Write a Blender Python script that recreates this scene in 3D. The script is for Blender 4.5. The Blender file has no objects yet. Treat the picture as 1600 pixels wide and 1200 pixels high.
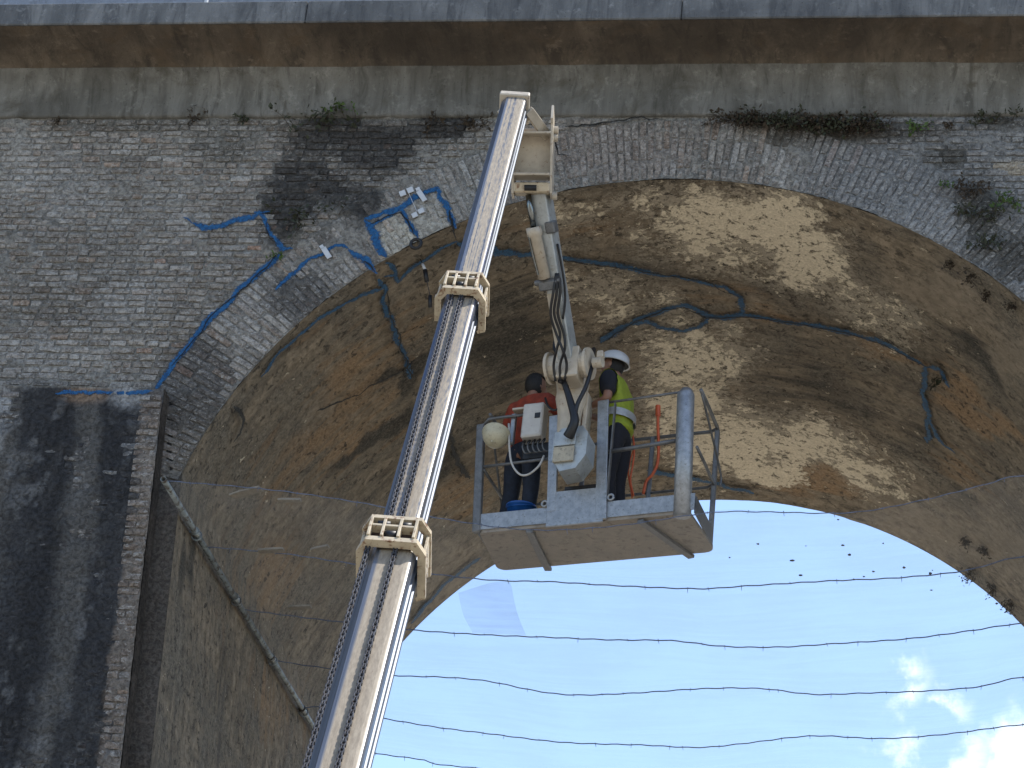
import bpy, bmesh, math, random
import numpy as np
from mathutils import Vector, Matrix
R_ = random.Random(7)
rng = np.random.default_rng(11)
SC = bpy.context.scene
COL = SC.collection

# ------------------------------------------------------------------ camera, sky, sun, exposure
# world frame: the arch's centre is the origin, the face of the viaduct is the plane y = 0, x right, z up
FPX, PITCH, ROLL, YAW = 3945.67, 0.48735, 0.1112, -0.2007
CAM = np.array([2.930, -21.861, -9.258])
W_BR = 7.55          # depth of the barrel
RAD = 5.0            # inner radius of the arch
GROUND = -10.86
_cy, _sy, _cp, _sp = math.cos(YAW), math.sin(YAW), math.cos(PITCH), math.sin(PITCH)
C_F = np.array([_sy*_cp, _cy*_cp, _sp]); _r = np.array([_cy, -_sy, 0.0]); _u = np.cross(_r, C_F)
C_R = _r*math.cos(ROLL)+_u*math.sin(ROLL); C_U = -_r*math.sin(ROLL)+_u*math.cos(ROLL)

cam_d = bpy.data.cameras.new('camera'); cam = bpy.data.objects.new('camera', cam_d); COL.objects.link(cam)
cam_d.sensor_fit = 'HORIZONTAL'; cam_d.sensor_width = 36.0; cam_d.lens = FPX*36.0/1600.0
cam_d.clip_start = 0.1; cam_d.clip_end = 6000.0
m = Matrix.Identity(4)
for i in range(3):
    m[i][0] = C_R[i]; m[i][1] = C_U[i]; m[i][2] = -C_F[i]; m[i][3] = CAM[i]
cam.matrix_world = m
SC.camera = cam

SUN_DIR = Vector((0.40, 0.14, 0.83)).normalized()       # towards the sun: high, from the right, a little behind the viaduct
SUN_EL = math.asin(SUN_DIR.z); SUN_AZ = math.atan2(SUN_DIR.x, SUN_DIR.y)
world = bpy.data.worlds.new('World'); SC.world = world; world.use_nodes = True
wn = world.node_tree; wn.nodes.clear()
def wnode(t, **k):
    n = wn.nodes.new(t)
    for a, b in k.items(): setattr(n, a, b)
    return n
w_out = wnode('ShaderNodeOutputWorld'); w_bg = wnode('ShaderNodeBackground'); w_bg.inputs['Strength'].default_value = 0.14
sky = wnode('ShaderNodeTexSky', sky_type='NISHITA'); sky.sun_disc = False
sky.sun_elevation = SUN_EL; sky.sun_rotation = SUN_AZ; sky.air_density = 1.0; sky.dust_density = 0.7; sky.ozone_density = 1.2; sky.altitude = 300
wl = wn.links
wl.new(w_bg.outputs[0], w_out.inputs[0])

sun_d = bpy.data.lights.new('sun', 'SUN'); sun_d.energy = 3.3; sun_d.angle = math.radians(0.53); sun_d.color = (1.0, 0.95, 0.87)
sun = bpy.data.objects.new('sun', sun_d); COL.objects.link(sun)
sun.rotation_euler = SUN_DIR.to_track_quat('Z', 'Y').to_euler(); sun.location = (10, 5, 40)
SC.view_settings.view_transform = 'Standard'; SC.view_settings.look = 'None'
SC.view_settings.exposure = 1.20; SC.view_settings.gamma = 1.0; SC.view_settings.use_curve_mapping = False
SC.render.engine = 'CYCLES'
SC.cycles.max_bounces = 8; SC.cycles.diffuse_bounces = 5; SC.cycles.transparent_max_bounces = 12
SC.cycles.use_denoising = True

# ------------------------------------------------------------------ measuring helpers (sight lines to points at a known depth)
def ray(x, y):
    return (x-800)/FPX*C_R - (y-600)/FPX*C_U + C_F
def onY(x, y, Y):
    d = ray(x, y); return CAM + d*((Y-CAM[1])/d[1])
def onZ(x, y, Z):
    d = ray(x, y); return CAM + d*((Z-CAM[2])/d[2])
def onX(x, y, X):
    d = ray(x, y); return CAM + d*((X-CAM[0])/d[0])
def atD(x, y, D):
    d = ray(x, y); return CAM + d/np.linalg.norm(d)*D
def onCyl(x, y, rad=RAD):
    d = ray(x, y); a = d[0]**2+d[2]**2; b = 2*(CAM[0]*d[0]+CAM[2]*d[2]); c = CAM[0]**2+CAM[2]**2-rad*rad
    return CAM + d*((-b+math.sqrt(max(b*b-4*a*c, 0)))/(2*a))
def proj(P):
    d = np.asarray(P, float)-CAM; w = d@C_F
    return 800+FPX*(d@C_R)/w, 600-FPX*(d@C_U)/w
def nrm(v):
    v = np.asarray(v, float); return v/np.linalg.norm(v)

# ------------------------------------------------------------------ noise in numpy, for placing wear and stains
def vnoise(x, y, seed=0):
    x = np.asarray(x, float); y = np.asarray(y, float)
    xi = np.floor(x).astype(np.int64); yi = np.floor(y).astype(np.int64); fx = x-xi; fy = y-yi
    fx = fx*fx*(3-2*fx); fy = fy*fy*(3-2*fy)
    def h(a, b):
        n = (a*374761393 + b*668265263 + seed*974634777) & 0xFFFFFFFF
        n = ((n ^ (n >> 13))*1274126177) & 0xFFFFFFFF
        return ((n ^ (n >> 16)) & 0xFFFF)/65535.0
    return (h(xi, yi)*(1-fx)+h(xi+1, yi)*fx)*(1-fy)+(h(xi, yi+1)*(1-fx)+h(xi+1, yi+1)*fx)*fy
def fbm(x, y, seed=0, o=4):
    s = 0; a = .5; t = 0
    for k in range(o):
        s = s+a*vnoise(x*2**k, y*2**k, seed+k*17); t += a; a *= .5
    return s/t
def sstep(a, b, x):
    t = np.clip((x-a)/(b-a), 0, 1); return t*t*(3-2*t)

# ------------------------------------------------------------------ materials
MATS = {}
class NT:
    def __init__(s, name):
        s.m = bpy.data.materials.new(name); s.m.use_nodes = True; s.t = s.m.node_tree
        s.b = s.t.nodes['Principled BSDF']; s.o = s.t.nodes['Material Output']; MATS[name] = s.m
    def n(s, t, ins=None, **k):
        n = s.t.nodes.new(t)
        for a, b in k.items(): setattr(n, a, b)
        for a, b in (ins or {}).items(): s.put(n.inputs[a], b)
        return n
    def put(s, sock, v):
        if isinstance(v, bpy.types.NodeSocket): s.t.links.new(v, sock)
        elif isinstance(v, (tuple, list)) and len(v) == 3 and sock.type == 'RGBA': sock.default_value = (*v, 1)
        else: sock.default_value = v
    def pos(s): return s.n('ShaderNodeNewGeometry').outputs['Position']
    def uv(s): return s.n('ShaderNodeUVMap').outputs[0]
    def scale(s, vec, sc):
        return s.n('ShaderNodeVectorMath', {0: vec, 1: sc}, operation='MULTIPLY').outputs[0]
    def noise(s, vec, scale, detail=4, rough=.6, dist=0.0):
        return s.n('ShaderNodeTexNoise', {'Vector': vec, 'Scale': scale, 'Detail': detail, 'Roughness': rough, 'Distortion': dist}).outputs[0]
    def voro(s, vec, scale, feat='F1'):
        return s.n('ShaderNodeTexVoronoi', {'Vector': vec, 'Scale': scale}, feature=feat).outputs['Distance']
    def mth(s, op, a, b=0.0, c=0.0, clamp=False):
        return s.n('ShaderNodeMath', {0: a, 1: b, 2: c}, operation=op, use_clamp=clamp).outputs[0]
    def rng(s, v, a, b, c=0.0, d=1.0):
        return s.n('ShaderNodeMapRange', {'Value': v, 'From Min': a, 'From Max': b, 'To Min': c, 'To Max': d}, interpolation_type='SMOOTHSTEP').outputs[0]
    def mix(s, f, a, b, mode='MIX'):
        n = s.t.nodes.new('ShaderNodeMix'); n.data_type = 'RGBA'; n.blend_type = mode; n.clamp_factor = True
        s.put(n.inputs['Factor'], f); s.put(n.inputs['A'], a); s.put(n.inputs['B'], b)
        return n.outputs['Result']
    def bump(s, h, strength=.5, dist=.02):
        n = s.n('ShaderNodeBump', {'Height': h, 'Strength': strength, 'Distance': dist}); s.t.links.new(n.outputs[0], s.b.inputs['Normal'])
    def done(s, col=None, rough=.8, metal=0.0, spec=.3):
        if col is not None: s.put(s.b.inputs['Base Color'], col)
        s.put(s.b.inputs['Roughness'], rough); s.put(s.b.inputs['Metallic'], metal); s.put(s.b.inputs['Specular IOR Level'], spec)
        return s.m

DK = .56
def simple(name, col, rough=.6, metal=0.0, var=.25, scale=6.0, dirt=None, dirtamt=.5, bump=0.0, spec=.4):
    col = tuple(x*DK for x in col); dirt = tuple(x*DK for x in dirt) if dirt else None
    k = NT(name); p = k.pos()
    n1 = k.noise(p, scale, 5, .65)
    c = k.mix(k.rng(n1, .3, .7), tuple(x*(1-var) for x in col), tuple(min(1, x*(1+var)) for x in col))
    if dirt:
        n2 = k.noise(p, scale*2.3, 6, .7, .4); c = k.mix(k.rng(n2, .62-.25*dirtamt, .78-.25*dirtamt), c, dirt)
    if bump: k.bump(n1, bump, .01)
    return k.done(c, k.rng(n1, 0, 1, max(.02, rough-.12), min(1, rough+.12)), metal, spec)

def brick_mat(name, source):
    k = NT(name); p = k.pos()
    if source == 'object': base = k.n('ShaderNodeObjectInfo').outputs['Color']
    else: base = k.n('ShaderNodeAttribute', attribute_name='Col').outputs['Color']
    a = k.noise(p, 26, 5, .7, .3); b = k.noise(p, 7.0, 5, .65); c = k.noise(p, 60, 3, .6)
    col = k.mix(k.rng(a, .25, .75), k.mix(1.0, base, (.40, .385, .37), 'MULTIPLY'), k.mix(1.0, base, (1.5, 1.48, 1.46), 'MULTIPLY'))
    col = k.mix(k.mth('MULTIPLY', k.rng(k.mth('ADD', k.mth('MULTIPLY', a, .6), k.mth('MULTIPLY', b, .4)), .56, .66), .6), col,
                k.mix(1.0, base, (1.7, 1.7, 1.68), 'MULTIPLY'))
    col = k.mix(k.rng(c, .60, .72), col, k.mix(.72, base, (.02, .02, .02)))
    sm = k.noise(p, 4.5, 6, .72, .6); wf = k.noise(k.scale(p, (1, 1, 1.7)), 16, 5, .78, .4)
    col = k.mix(k.mth('MULTIPLY', k.rng(sm, .46, .60), .62), col, k.mix(k.rng(a, .35, .65), k.mix(1.0, base, (.58, .58, .58), 'MULTIPLY'), k.mix(1.0, base, (1.45, 1.47, 1.47), 'MULTIPLY')))
    lum = k.rng(k.n('ShaderNodeRGBToBW', {0: base}).outputs[0], .03, .12, .12, 1.0)
    col = k.mix(k.mth('MULTIPLY', k.rng(wf, .55, .605), k.mth('MULTIPLY', lum, .85)), col, k.mix(.30, (.36, .36, .345), base))
    k.bump(k.mth('ADD', a, k.mth('MULTIPLY', c, .5)), 1.0, .03)
    return k.done(col, .95, 0, .15)
brick_mat('brick_single', 'object'); brick_mat('brick_joined', 'attr')

def mortar_mat():
    k = NT('mortar'); p = k.pos(); base = k.n('ShaderNodeAttribute', attribute_name='Col').outputs['Color']
    a = k.noise(p, 22, 6, .7, .5); b = k.noise(p, 4, 4)
    col = k.mix(k.rng(a, .32, .68), k.mix(1.0, base, (.48, .47, .46), 'MULTIPLY'), k.mix(1.0, base, (1.28, 1.28, 1.26), 'MULTIPLY'))
    k.bump(a, 1.0, .04)
    return k.done(col, .95, 0, .15)
mortar_mat()

def soffit_mat():
    k = NT('barrel_render'); p = k.pos(); uv = k.uv()
    att = k.n('ShaderNodeAttribute', attribute_name='Mask'); sep = k.n('ShaderNodeSeparateColor', {0: att.outputs['Color']})
    cream, dark, rust = sep.outputs; sand = att.outputs['Alpha']
    uvs = k.scale(uv, (0.55, 3.2, 1.0))                                  # long along the curve: water runs down it
    big = k.noise(p, 1.3, 5, .6); med = k.noise(p, 8.5, 8, .72, .4); fin = k.noise(p, 34, 5, .7, .2); strk = k.noise(uvs, 1.6, 7, .66, .6)
    ragged = k.mth('ADD', k.mth('MULTIPLY', k.noise(p, 9.5, 8, .76, .4), .66), k.mth('MULTIPLY', k.noise(p, 2.8, 5, .65), .34))
    base = k.mix(k.rng(med, .3, .7), (.108, .088, .062), (.300, .246, .178))
    base = k.mix(k.rng(big, .40, .64), base, k.mix(k.rng(fin, .3, .7), (.078, .068, .053), (.205, .178, .138)))
    base = k.mix(k.mth('MULTIPLY', k.rng(strk, .50, .66), .55), base, (.062, .054, .045))
    st3 = k.noise(k.scale(uv, (.45, 6.5, 1.0)), 1.0, 7, .68, .3)
    base = k.mix(k.mth('MULTIPLY', k.rng(st3, .50, .64), .34), base, (.055, .048, .040)); base = k.mix(k.mth('MULTIPLY', k.rng(st3, .44, .34), .16), base, (.25, .21, .155))
    # rust and tan stains
    rs = k.mth('MULTIPLY', k.rng(k.mth('ADD', rust, k.mth('MULTIPLY', k.mth('SUBTRACT', strk, .5), 1.6)), .22, .70), .78)
    base = k.mix(rs, base, k.mix(k.rng(fin, .3, .7), (.185, .115, .060), (.36, .245, .142)))
    # smooth sandy render
    sd = k.rng(k.mth('ADD', sand, k.mth('MULTIPLY', k.mth('SUBTRACT', med, .5), .9)), .35, .70)
    base = k.mix(k.mth('MULTIPLY', sd, .8), base, k.mix(k.rng(med, .3, .7), (.19, .157, .116), (.275, .23, .172)))
    # dark growth
    dk = k.rng(k.mth('ADD', dark, k.mth('MULTIPLY', k.mth('SUBTRACT', k.mth('ADD', k.mth('MULTIPLY', med, .5), k.mth('MULTIPLY', strk, .5)), .5), 2.2)), .34, .85)
    base = k.mix(k.mth('MULTIPLY', dk, .88), base, k.mix(k.rng(fin, .35, .7), (.026, .025, .022), (.090, .083, .068)))
    # lost bricks show as rows of small holes in the brown haunch
    vb = k.voro(k.scale(uv, (11.0, 5.0, 1)), 1.0); hb = k.mth('MULTIPLY', k.rng(vb, .20, .34, 1, 0), k.mth('MULTIPLY', k.rng(rust, .30, .55), k.rng(med, .50, .58)))
    base = k.mix(k.mth('MULTIPLY', hb, .8), base, (.030, .024, .018))
    # scattered small flakes, more where the limewash is, then the limewash itself with ragged holes
    fl = k.noise(p, 12, 8, .76, .4); keepf = k.mth('SUBTRACT', 1.0, k.mth('MAXIMUM', k.mth('MULTIPLY', sand, 1.1), k.mth('MULTIPLY', rust, .9)), clamp=True)
    f2 = k.mth('MULTIPLY', k.rng(k.mth('ADD', fl, k.mth('ADD', k.mth('MULTIPLY', cream, .34), k.mth('MULTIPLY', k.mth('SUBTRACT', big, .5), .5))), .555, .585), k.mth('MULTIPLY', k.mth('MULTIPLY', keepf, k.rng(cream, .03, .32, .22, 1.0)), .80))
    base = k.mix(f2, base, k.mix(k.rng(fin, .3, .75), (.30, .262, .20), (.44, .39, .305)))
    cr = k.rng(k.mth('ADD', cream, k.mth('MULTIPLY', k.mth('SUBTRACT', ragged, .5), 3.6)), .40, .48)
    crc = k.mix(k.rng(fin, .3, .75), (.54, .47, .345), (.80, .71, .545))
    base = k.mix(k.mth('MULTIPLY', cr, .90), base, crc)
    # pits and the holes of lost flakes
    pit = k.noise(p, 10, 7, .76, .4)
    pf = k.mth('MULTIPLY', k.rng(pit, .57, .61), k.mth('SUBTRACT', .85, k.mth('MULTIPLY', sand, .8), clamp=True))
    base = k.mix(pf, base, k.mix(k.rng(fin, .4, .7), (.034, .030, .025), (.09, .078, .062)))
    k.bump(k.mth('SUBTRACT', k.mth('ADD', k.mth('ADD', k.mth('MULTIPLY', cr, .7), k.mth('MULTIPLY', f2, .6)), k.mth('ADD', k.mth('MULTIPLY', fin, .8), k.mth('MULTIPLY', med, .9))), k.mth('MULTIPLY', pf, 1.0)), .75, .04)
    return k.done(base, .93, 0, .15)
soffit_mat()

def concrete(name, c1, c2, stain, vert=True, lichen=None, big=.0):
    k = NT(name); p = k.pos()
    sp = k.scale(p, (2.6, 1.2, .45) if vert else (2.2, .7, .7))
    a = k.noise(sp, 1.1, 8, .70, .8); b = k.noise(p, 9, 6, .7); f = k.noise(p, 40, 4, .65)
    col = k.mix(k.rng(a, .30, .70), c1, c2)
    col = k.mix(k.mth('MULTIPLY', k.rng(k.noise(sp, 2.3, 7, .72, .9), .48, .68), .70), col, stain)
    col = k.mix(k.mth('MULTIPLY', k.rng(b, .54, .70), .45), col, tuple(min(1, x*1.6) for x in c2))
    if lichen: col = k.mix(k.mth('MULTIPLY', k.rng(k.noise(p, 2.2, 7, .7, .5), .50, .68), .7), col, lichen)
    if big: col = k.mix(k.mth('MULTIPLY', k.rng(k.noise(p, .55, 6, .62, .4), .44, .62), big), col, stain)
    col = k.mix(k.rng(f, .62, .74), col, tuple(x*.35 for x in c1))
    k.bump(k.mth('ADD', b, k.mth('MULTIPLY', f, .6)), .6, .03)
    return k.done(col, .92, 0, .2)
concrete('fascia_concrete', (.085, .090, .094), (.165, .170, .172), (.045, .048, .053), True, None, .5)
concrete('frieze_render', (.092, .091, .084), (.172, .172, .162), (.046, .045, .040), True, (.068, .062, .048), .45)
concrete('overhang_render', (.076, .062, .048), (.142, .117, .089), (.037, .032, .027), False, (.105, .078, .052), .65)
concrete('parapet_paint', (.17, .19, .225), (.21, .235, .275), (.14, .155, .18))
concrete('pier_render', (.06, .058, .054), (.13, .125, .115), (.03, .03, .03))
simple('deck_gravel', (.22, .20, .18), .95, 0, .3, 3)
def ground_mat():
    k = NT('ground_earth'); p = k.pos()
    a = k.noise(p, .5, 6, .6); b = k.noise(p, 8, 6, .7)
    col = k.mix(k.rng(a, .35, .65), (.31, .275, .225), (.41, .375, .315)); col = k.mix(k.rng(b, .5, .7), col, (.25, .22, .18))
    k.bump(b, .6, .05); return k.done(col, .95, 0, .1)
ground_mat()

def paint_mat(name, c1, c2):
    """sprayed line: patchy, with an uneven overspray edge (uv.x runs 0..1 across the line)"""
    k = NT(name); p = k.pos(); uv = k.uv(); sx = k.n('ShaderNodeSeparateXYZ', {0: uv}).outputs
    edge = k.mth('ABSOLUTE', k.mth('SUBTRACT', sx[0], .5))
    n1 = k.noise(p, 30, 5, .75, .4); n2 = k.noise(p, 8, 4, .6)
    alpha = k.rng(k.mth('SUBTRACT', k.mth('ADD', k.mth('MULTIPLY', n1, .75), k.mth('MULTIPLY', n2, .45)), k.mth('ADD', edge, .28)), -.06, .16)
    col = k.mix(k.rng(n1, .35, .65), c1, c2)
    k.put(k.b.inputs['Alpha'], k.mth('MULTIPLY', alpha, .93)); k.bump(n1, .8, .02)
    return k.done(col, .75, 0, .25)
paint_mat('blue_spray_paint', (.006, .040, .115), (.018, .105, .25))
paint_mat('blue_paint_vault_shade', (.007, .030, .066), (.017, .082, .165))  # same spray, darkened in colour for the dim brown light under the vault
paint_mat('dark_crack', (.006, .006, .006), (.018, .017, .015))

def boom_mat(name, dust, blue):
    """worn bright steel: long wipe marks, dust caked on the top flat, sky-blue reflection painted in as streaks"""
    k = NT(name); uv = k.uv(); s = k.n('ShaderNodeSeparateXYZ', {0: uv}).outputs
    st = k.noise(k.scale(uv, (46.0, .22, 1)), 1.0, 6, .7, .15); st2 = k.noise(k.scale(uv, (110.0, .5, 1)), 1.0, 4, .6); fn = k.noise(k.scale(uv, (60, 9, 1)), 1.0, 7, .72)
    metal = k.mix(k.rng(st, .3, .7), (.10, .11, .13), (.23, .24, .255))
    metal = k.mix(k.mth('MULTIPLY', k.rng(k.mth('ADD', k.mth('MULTIPLY', st, .75), k.mth('MULTIPLY', fn, .25)), .50, .60), blue), metal, (.035, .075, .20))  # blue of the mirrored sky put into the colour
    side = k.mth('MULTIPLY', k.rng(s[0], .225, .25), k.rng(s[0], .50, .54, 1, 0)); metal = k.mix(side, metal, k.mix(k.rng(st, .3, .7), (.055, .065, .085), (.115, .13, .155)))  # right side face painted darker to hold down its sunlit glare
    win = k.mth('MULTIPLY', k.rng(s[0], .012, .03), k.rng(s[0], .175, .20, 1, 0))
    d = k.mth('MULTIPLY', win, k.rng(k.mth('ADD', k.mth('MULTIPLY', st, .7), k.mth('MULTIPLY', fn, .3)), .50-dust, .60-dust), clamp=True)
    dustc = k.mix(k.rng(fn, .3, .7), (.17, .137, .098), (.28, .235, .175))
    col = k.mix(d, metal, dustc)
    rr = k.mth('MULTIPLY', win, k.rng(k.noise(k.scale(uv, (40, 5, 1)), 1.0, 6, .75), .60, .70))
    col = k.mix(k.mth('MULTIPLY', rr, .6), col, (.10, .05, .028))
    k.bump(k.mth('ADD', st2, fn), .12, .006)
    k.done(col, k.mth('ADD', k.rng(st, .2, .8, .24, .40), k.mth('ADD', k.mth('MULTIPLY', d, .35), k.mth('MULTIPLY', side, .2))), k.mth('SUBTRACT', .72, k.mth('MULTIPLY', d, .72)), .5)
    return k.m
boom_mat('boom_steel_dusty', .22, .15); boom_mat('boom_steel', .09, .9)
simple('cream_paint', (.66, .58, .46), .45, 0, .12, 7, (.24, .13, .065), .22, .15)
simple('cream_paint_rusty', (.68, .57, .40), .5, 0, .14, 8, (.22, .09, .035), .42, .25)
simple('rust_dark', (.07, .035, .022), .8, 0, .5, 14)
simple('roller_black', (.012, .012, .014), .5, 0, .3, 12)
simple('chain_steel', (.10, .105, .12), .5, .6, .5, 30, (.06, .035, .02), .5)
simple('hose_rubber', (.014, .014, .016), .5, 0, .3, 15)
simple('cylinder_rod', (.30, .32, .32), .22, 1.0, .2, 12)
simple('galvanised', (.44, .46, .48), .45, .55, .18, 16, (.22, .22, .21), .3, .1)
simple('galvanised_dull', (.21, .215, .22), .55, .45, .22, 14, (.13, .125, .12), .35, .1)
simple('tray_steel', (.36, .31, .25), .6, .1, .18, 6, (.18, .15, .115), .4, .1)
simple('steel_box', (.52, .56, .57), .42, .35, .15, 9, (.34, .33, .29), .35)
simple('steel_box_tan', (.52, .47, .36), .6, 0, .15, 12, (.30, .27, .21), .4)
simple('white_plastic', (.66, .64, .60), .45, 0, .08, 9, (.45, .42, .37), .25)
simple('helmet_white', (.62, .63, .64), .35, 0, .06, 12, (.5, .5, .48), .2)
simple('helmet_cream', (.62, .58, .42), .5, 0, .1, 14, (.40, .36, .26), .35)
simple('blue_plastic', (.015, .11, .42), .35, 0, .2, 9)
simple('orange_hose', (.72, .13, .035), .45, 0, .15, 14)
simple('red_shirt', (.33, .05, .022), .9, 0, .3, 14, None, 0, .5)
simple('jeans', (.022, .032, .055), .92, 0, .35, 20, None, 0, .5)
simple('black_cloth', (.014, .015, .022), .92, 0, .35, 18, None, 0, .5)
simple('vest_yellow', (.33, .40, .03), .8, 0, .15, 18, None, 0, .3)
simple('reflective_strip', (.50, .51, .50), .4, .2, .15, 18)
simple('skin', (.33, .17, .11), .6, 0, .12, 18)
simple('hair_black', (.009, .007, .006), .7, 0, .4, 60, None, 0, .8)
simple('eye_dark', (.01, .008, .008), .3)
simple('boot_leather', (.03, .022, .016), .7, 0, .3, 20)
simple('tag_white', (.72, .76, .80), .5, 0, .05, 30)
simple('black_rubber', (.010, .010, .012), .5, 0, .3, 20)
simple('rope', (.16, .19, .27), .9, 0, .4, 40)
simple('tube_steel', (.30, .34, .34), .45, .5, .35, 6, (.09, .07, .055), .6)
simple('stone_dark', (.045, .042, .04), .9, 0, .4, 40)
simple('plaster_flake', (.30, .27, .22), .9, 0, .2, 20, None, 0, .4)
simple('leaf_dark', (.040, .048, .024), .8, 0, .5, 25)
simple('leaf_green', (.075, .135, .028), .75, 0, .4, 25)
simple('leaf_brown', (.062, .046, .030), .9, 0, .5, 25)
simple('tyre', (.02, .02, .02), .9, 0, .2, 8)
def net_mat(name, a0, a1, col):
    k = NT(name); p = k.pos()
    n1 = k.noise(p, .9, 4, .55); n2 = k.noise(k.scale(p, (.5, 5, 1)), 1.6, 6, .7, .4)
    k.put(k.b.inputs['Alpha'], k.rng(k.mth('ADD', k.mth('MULTIPLY', n1, .5), k.mth('MULTIPLY', n2, .5)), .35, .65, a0, a1))
    k.put(k.b.inputs['Transmission Weight'], 0.0)
    return k.done(col, .8, 0, .2)
net_mat('fine_net', .08, .17, (.40, .42, .44)); net_mat('fine_net_double', .12, .26, (.22, .28, .38))

# ------------------------------------------------------------------ mesh builder
class MB:
    def __init__(s): s.v = []; s.f = []; s.uv = {}; s.n = 0
    def add(s, verts, faces):
        b = s.n; s.v.extend([tuple(map(float, q)) for q in verts]); s.f.extend([tuple(i+b for i in q) for q in faces]); s.n += len(verts); return b
    def box(s, c, hx, hy, hz):
        """box with centre c and half-axis vectors hx, hy, hz, its edges taken off"""
        c, hx, hy, hz = [np.asarray(a, float) for a in (c, hx, hy, hz)]
        L = [np.linalg.norm(a) for a in (hx, hy, hz)]; bv = min(.012, .25*min(L)); e = [a*(1-bv/max(l, 1e-9)) for a, l in zip((hx, hy, hz), L)]
        full = (hx, hy, hz); vs = []; idx = {}
        for sx in (-1, 1):
            for sy in (-1, 1):
                for sz in (-1, 1):
                    for k in range(3):
                        o = [(full[j] if j == k else e[j])*(sx, sy, sz)[j] for j in range(3)]
                        idx[(sx, sy, sz, k)] = len(vs); vs.append(c+o[0]+o[1]+o[2])
        fs = []
        for k in range(3):
            a, b_ = [j for j in range(3) if j != k]
            for sg in (-1, 1):
                q = []
                for p1, p2 in ((-1, -1), (1, -1), (1, 1), (-1, 1)):
                    sv = [0, 0, 0]; sv[k] = sg; sv[a] = p1; sv[b_] = p2; q.append(idx[(*sv, k)])
                fs.append(q if (sg == 1) == (k != 1) else q[::-1])
            for s1 in (-1, 1):
                for s2 in (-1, 1):
                    q = []
                    for kk, sk in ((a, -1), (a, 1), (b_, 1), (b_, -1)):
                        sv = [0, 0, 0]; sv[k] = sk; sv[a] = s1; sv[b_] = s2; q.append(idx[(*sv, kk)])
                    fs.append(q)
        for sx in (-1, 1):
            for sy in (-1, 1):
                for sz in (-1, 1): fs.append([idx[(sx, sy, sz, k)] for k in range(3)])
        s.add(vs, fs); return s
    def bar(s, a, b, w, h, up=(0, 0, 1)):
        a, b = np.asarray(a, float), np.asarray(b, float); d = nrm(b-a); x = np.cross(d, up); x = nrm(x) if np.linalg.norm(x) > 1e-6 else np.array([1., 0, 0]); y = np.cross(x, d)
        return s.box((a+b)/2, x*w/2, d*np.linalg.norm(b-a)/2, y*h/2)
    def tube(s, path, r, seg=8, caps=True, smooth=0):
        P = [np.asarray(q, float) for q in path]
        if smooth: P = catmull(P, smooth)
        rr = r if hasattr(r, '__len__') else [r]*len(P)
        if len(rr) != len(P): rr = list(np.interp(np.linspace(0, 1, len(P)), np.linspace(0, 1, len(rr)), rr))
        t0 = nrm(P[1]-P[0]); ref = np.array([0, 0, 1.]) if abs(t0[2]) < .9 else np.array([1., 0, 0]); x = nrm(np.cross(t0, ref)); rings = []; vs = []
        for i, q in enumerate(P):
            t = nrm(P[min(i+1, len(P)-1)]-P[max(i-1, 0)]); x = nrm(x-t*(x@t)); y = np.cross(t, x)
            for k in range(seg):
                a = 2*math.pi*k/seg; vs.append(q+(x*math.cos(a)+y*math.sin(a))*rr[i])
        fs = []
        for i in range(len(P)-1):
            for k in range(seg):
                k2 = (k+1) % seg; fs.append((i*seg+k, i*seg+k2, (i+1)*seg+k2, (i+1)*seg+k))
        if caps: fs.append(tuple(range(seg))[::-1]); fs.append(tuple((len(P)-1)*seg+k for k in range(seg)))
        s.add(vs, fs); return s
    def prism(s, poly, o, ex, ey, ez, depth):
        """polygon (x, y) in the frame o, ex, ey swept by depth along ez"""
        o, ex, ey, ez = [np.asarray(a, float) for a in (o, ex, ey, ez)]; n = len(poly)
        vs = [o+ex*a+ey*b for a, b in poly]+[o+ex*a+ey*b+ez*depth for a, b in poly]
        fs = [tuple(range(n))[::-1], tuple(range(n, 2*n))]+[(i, (i+1) % n, n+(i+1) % n, n+i) for i in range(n)]
        s.add(vs, fs); return s
    def lathe(s, prof, o, ax, seg=20):
        """profile (r, h) turned about the axis ax at o"""
        o = np.asarray(o, float); ax = nrm(ax); x = nrm(np.cross(ax, (0, 0, 1) if abs(ax[2]) < .9 else (1, 0, 0))); y = np.cross(ax, x); vs = []; fs = []
        for r, h in prof:
            for k in range(seg):
                a = 2*math.pi*k/seg; vs.append(o+ax*h+(x*math.cos(a)+y*math.sin(a))*r)
        for i in range(len(prof)-1):
            for k in range(seg):
                k2 = (k+1) % seg; fs.append((i*seg+k, i*seg+k2, (i+1)*seg+k2, (i+1)*seg+k))
        s.add(vs, fs); return s
    def build(s, name, mat, parent=None, smooth=False, kind=None, uvs=None, fix=True):
        me = bpy.data.meshes.new(name); me.from_pydata(s.v, [], s.f)
        if fix:
            bm = bmesh.new(); bm.from_mesh(me); bmesh.ops.recalc_face_normals(bm, faces=bm.faces); bm.to_mesh(me); bm.free()
        return link(me, name, mat, parent, smooth, kind, uvs)
def link(me, name, mat, parent=None, smooth=False, kind=None, uvs=None):
    me.materials.append(MATS[mat])
    if uvs is not None:
        l = me.uv_layers.new(name='UVMap'); li = np.zeros(len(me.loops), np.int32); me.loops.foreach_get('vertex_index', li)
        l.data.foreach_set('uv', np.asarray(uvs, np.float32)[li].ravel())
    if smooth: me.polygons.foreach_set('use_smooth', [True]*len(me.polygons))
    o = bpy.data.objects.new(name, me); COL.objects.link(o); attach(o, parent)
    if kind: o['kind'] = kind
    return o
def attach(o, parent):
    if parent is not None:
        o.parent = parent; o.matrix_parent_inverse = world_of(parent).inverted()
def world_of(o):
    mw = o.matrix_basis.copy() if o.parent is None else world_of(o.parent) @ o.matrix_parent_inverse @ o.matrix_basis
    return mw
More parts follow.
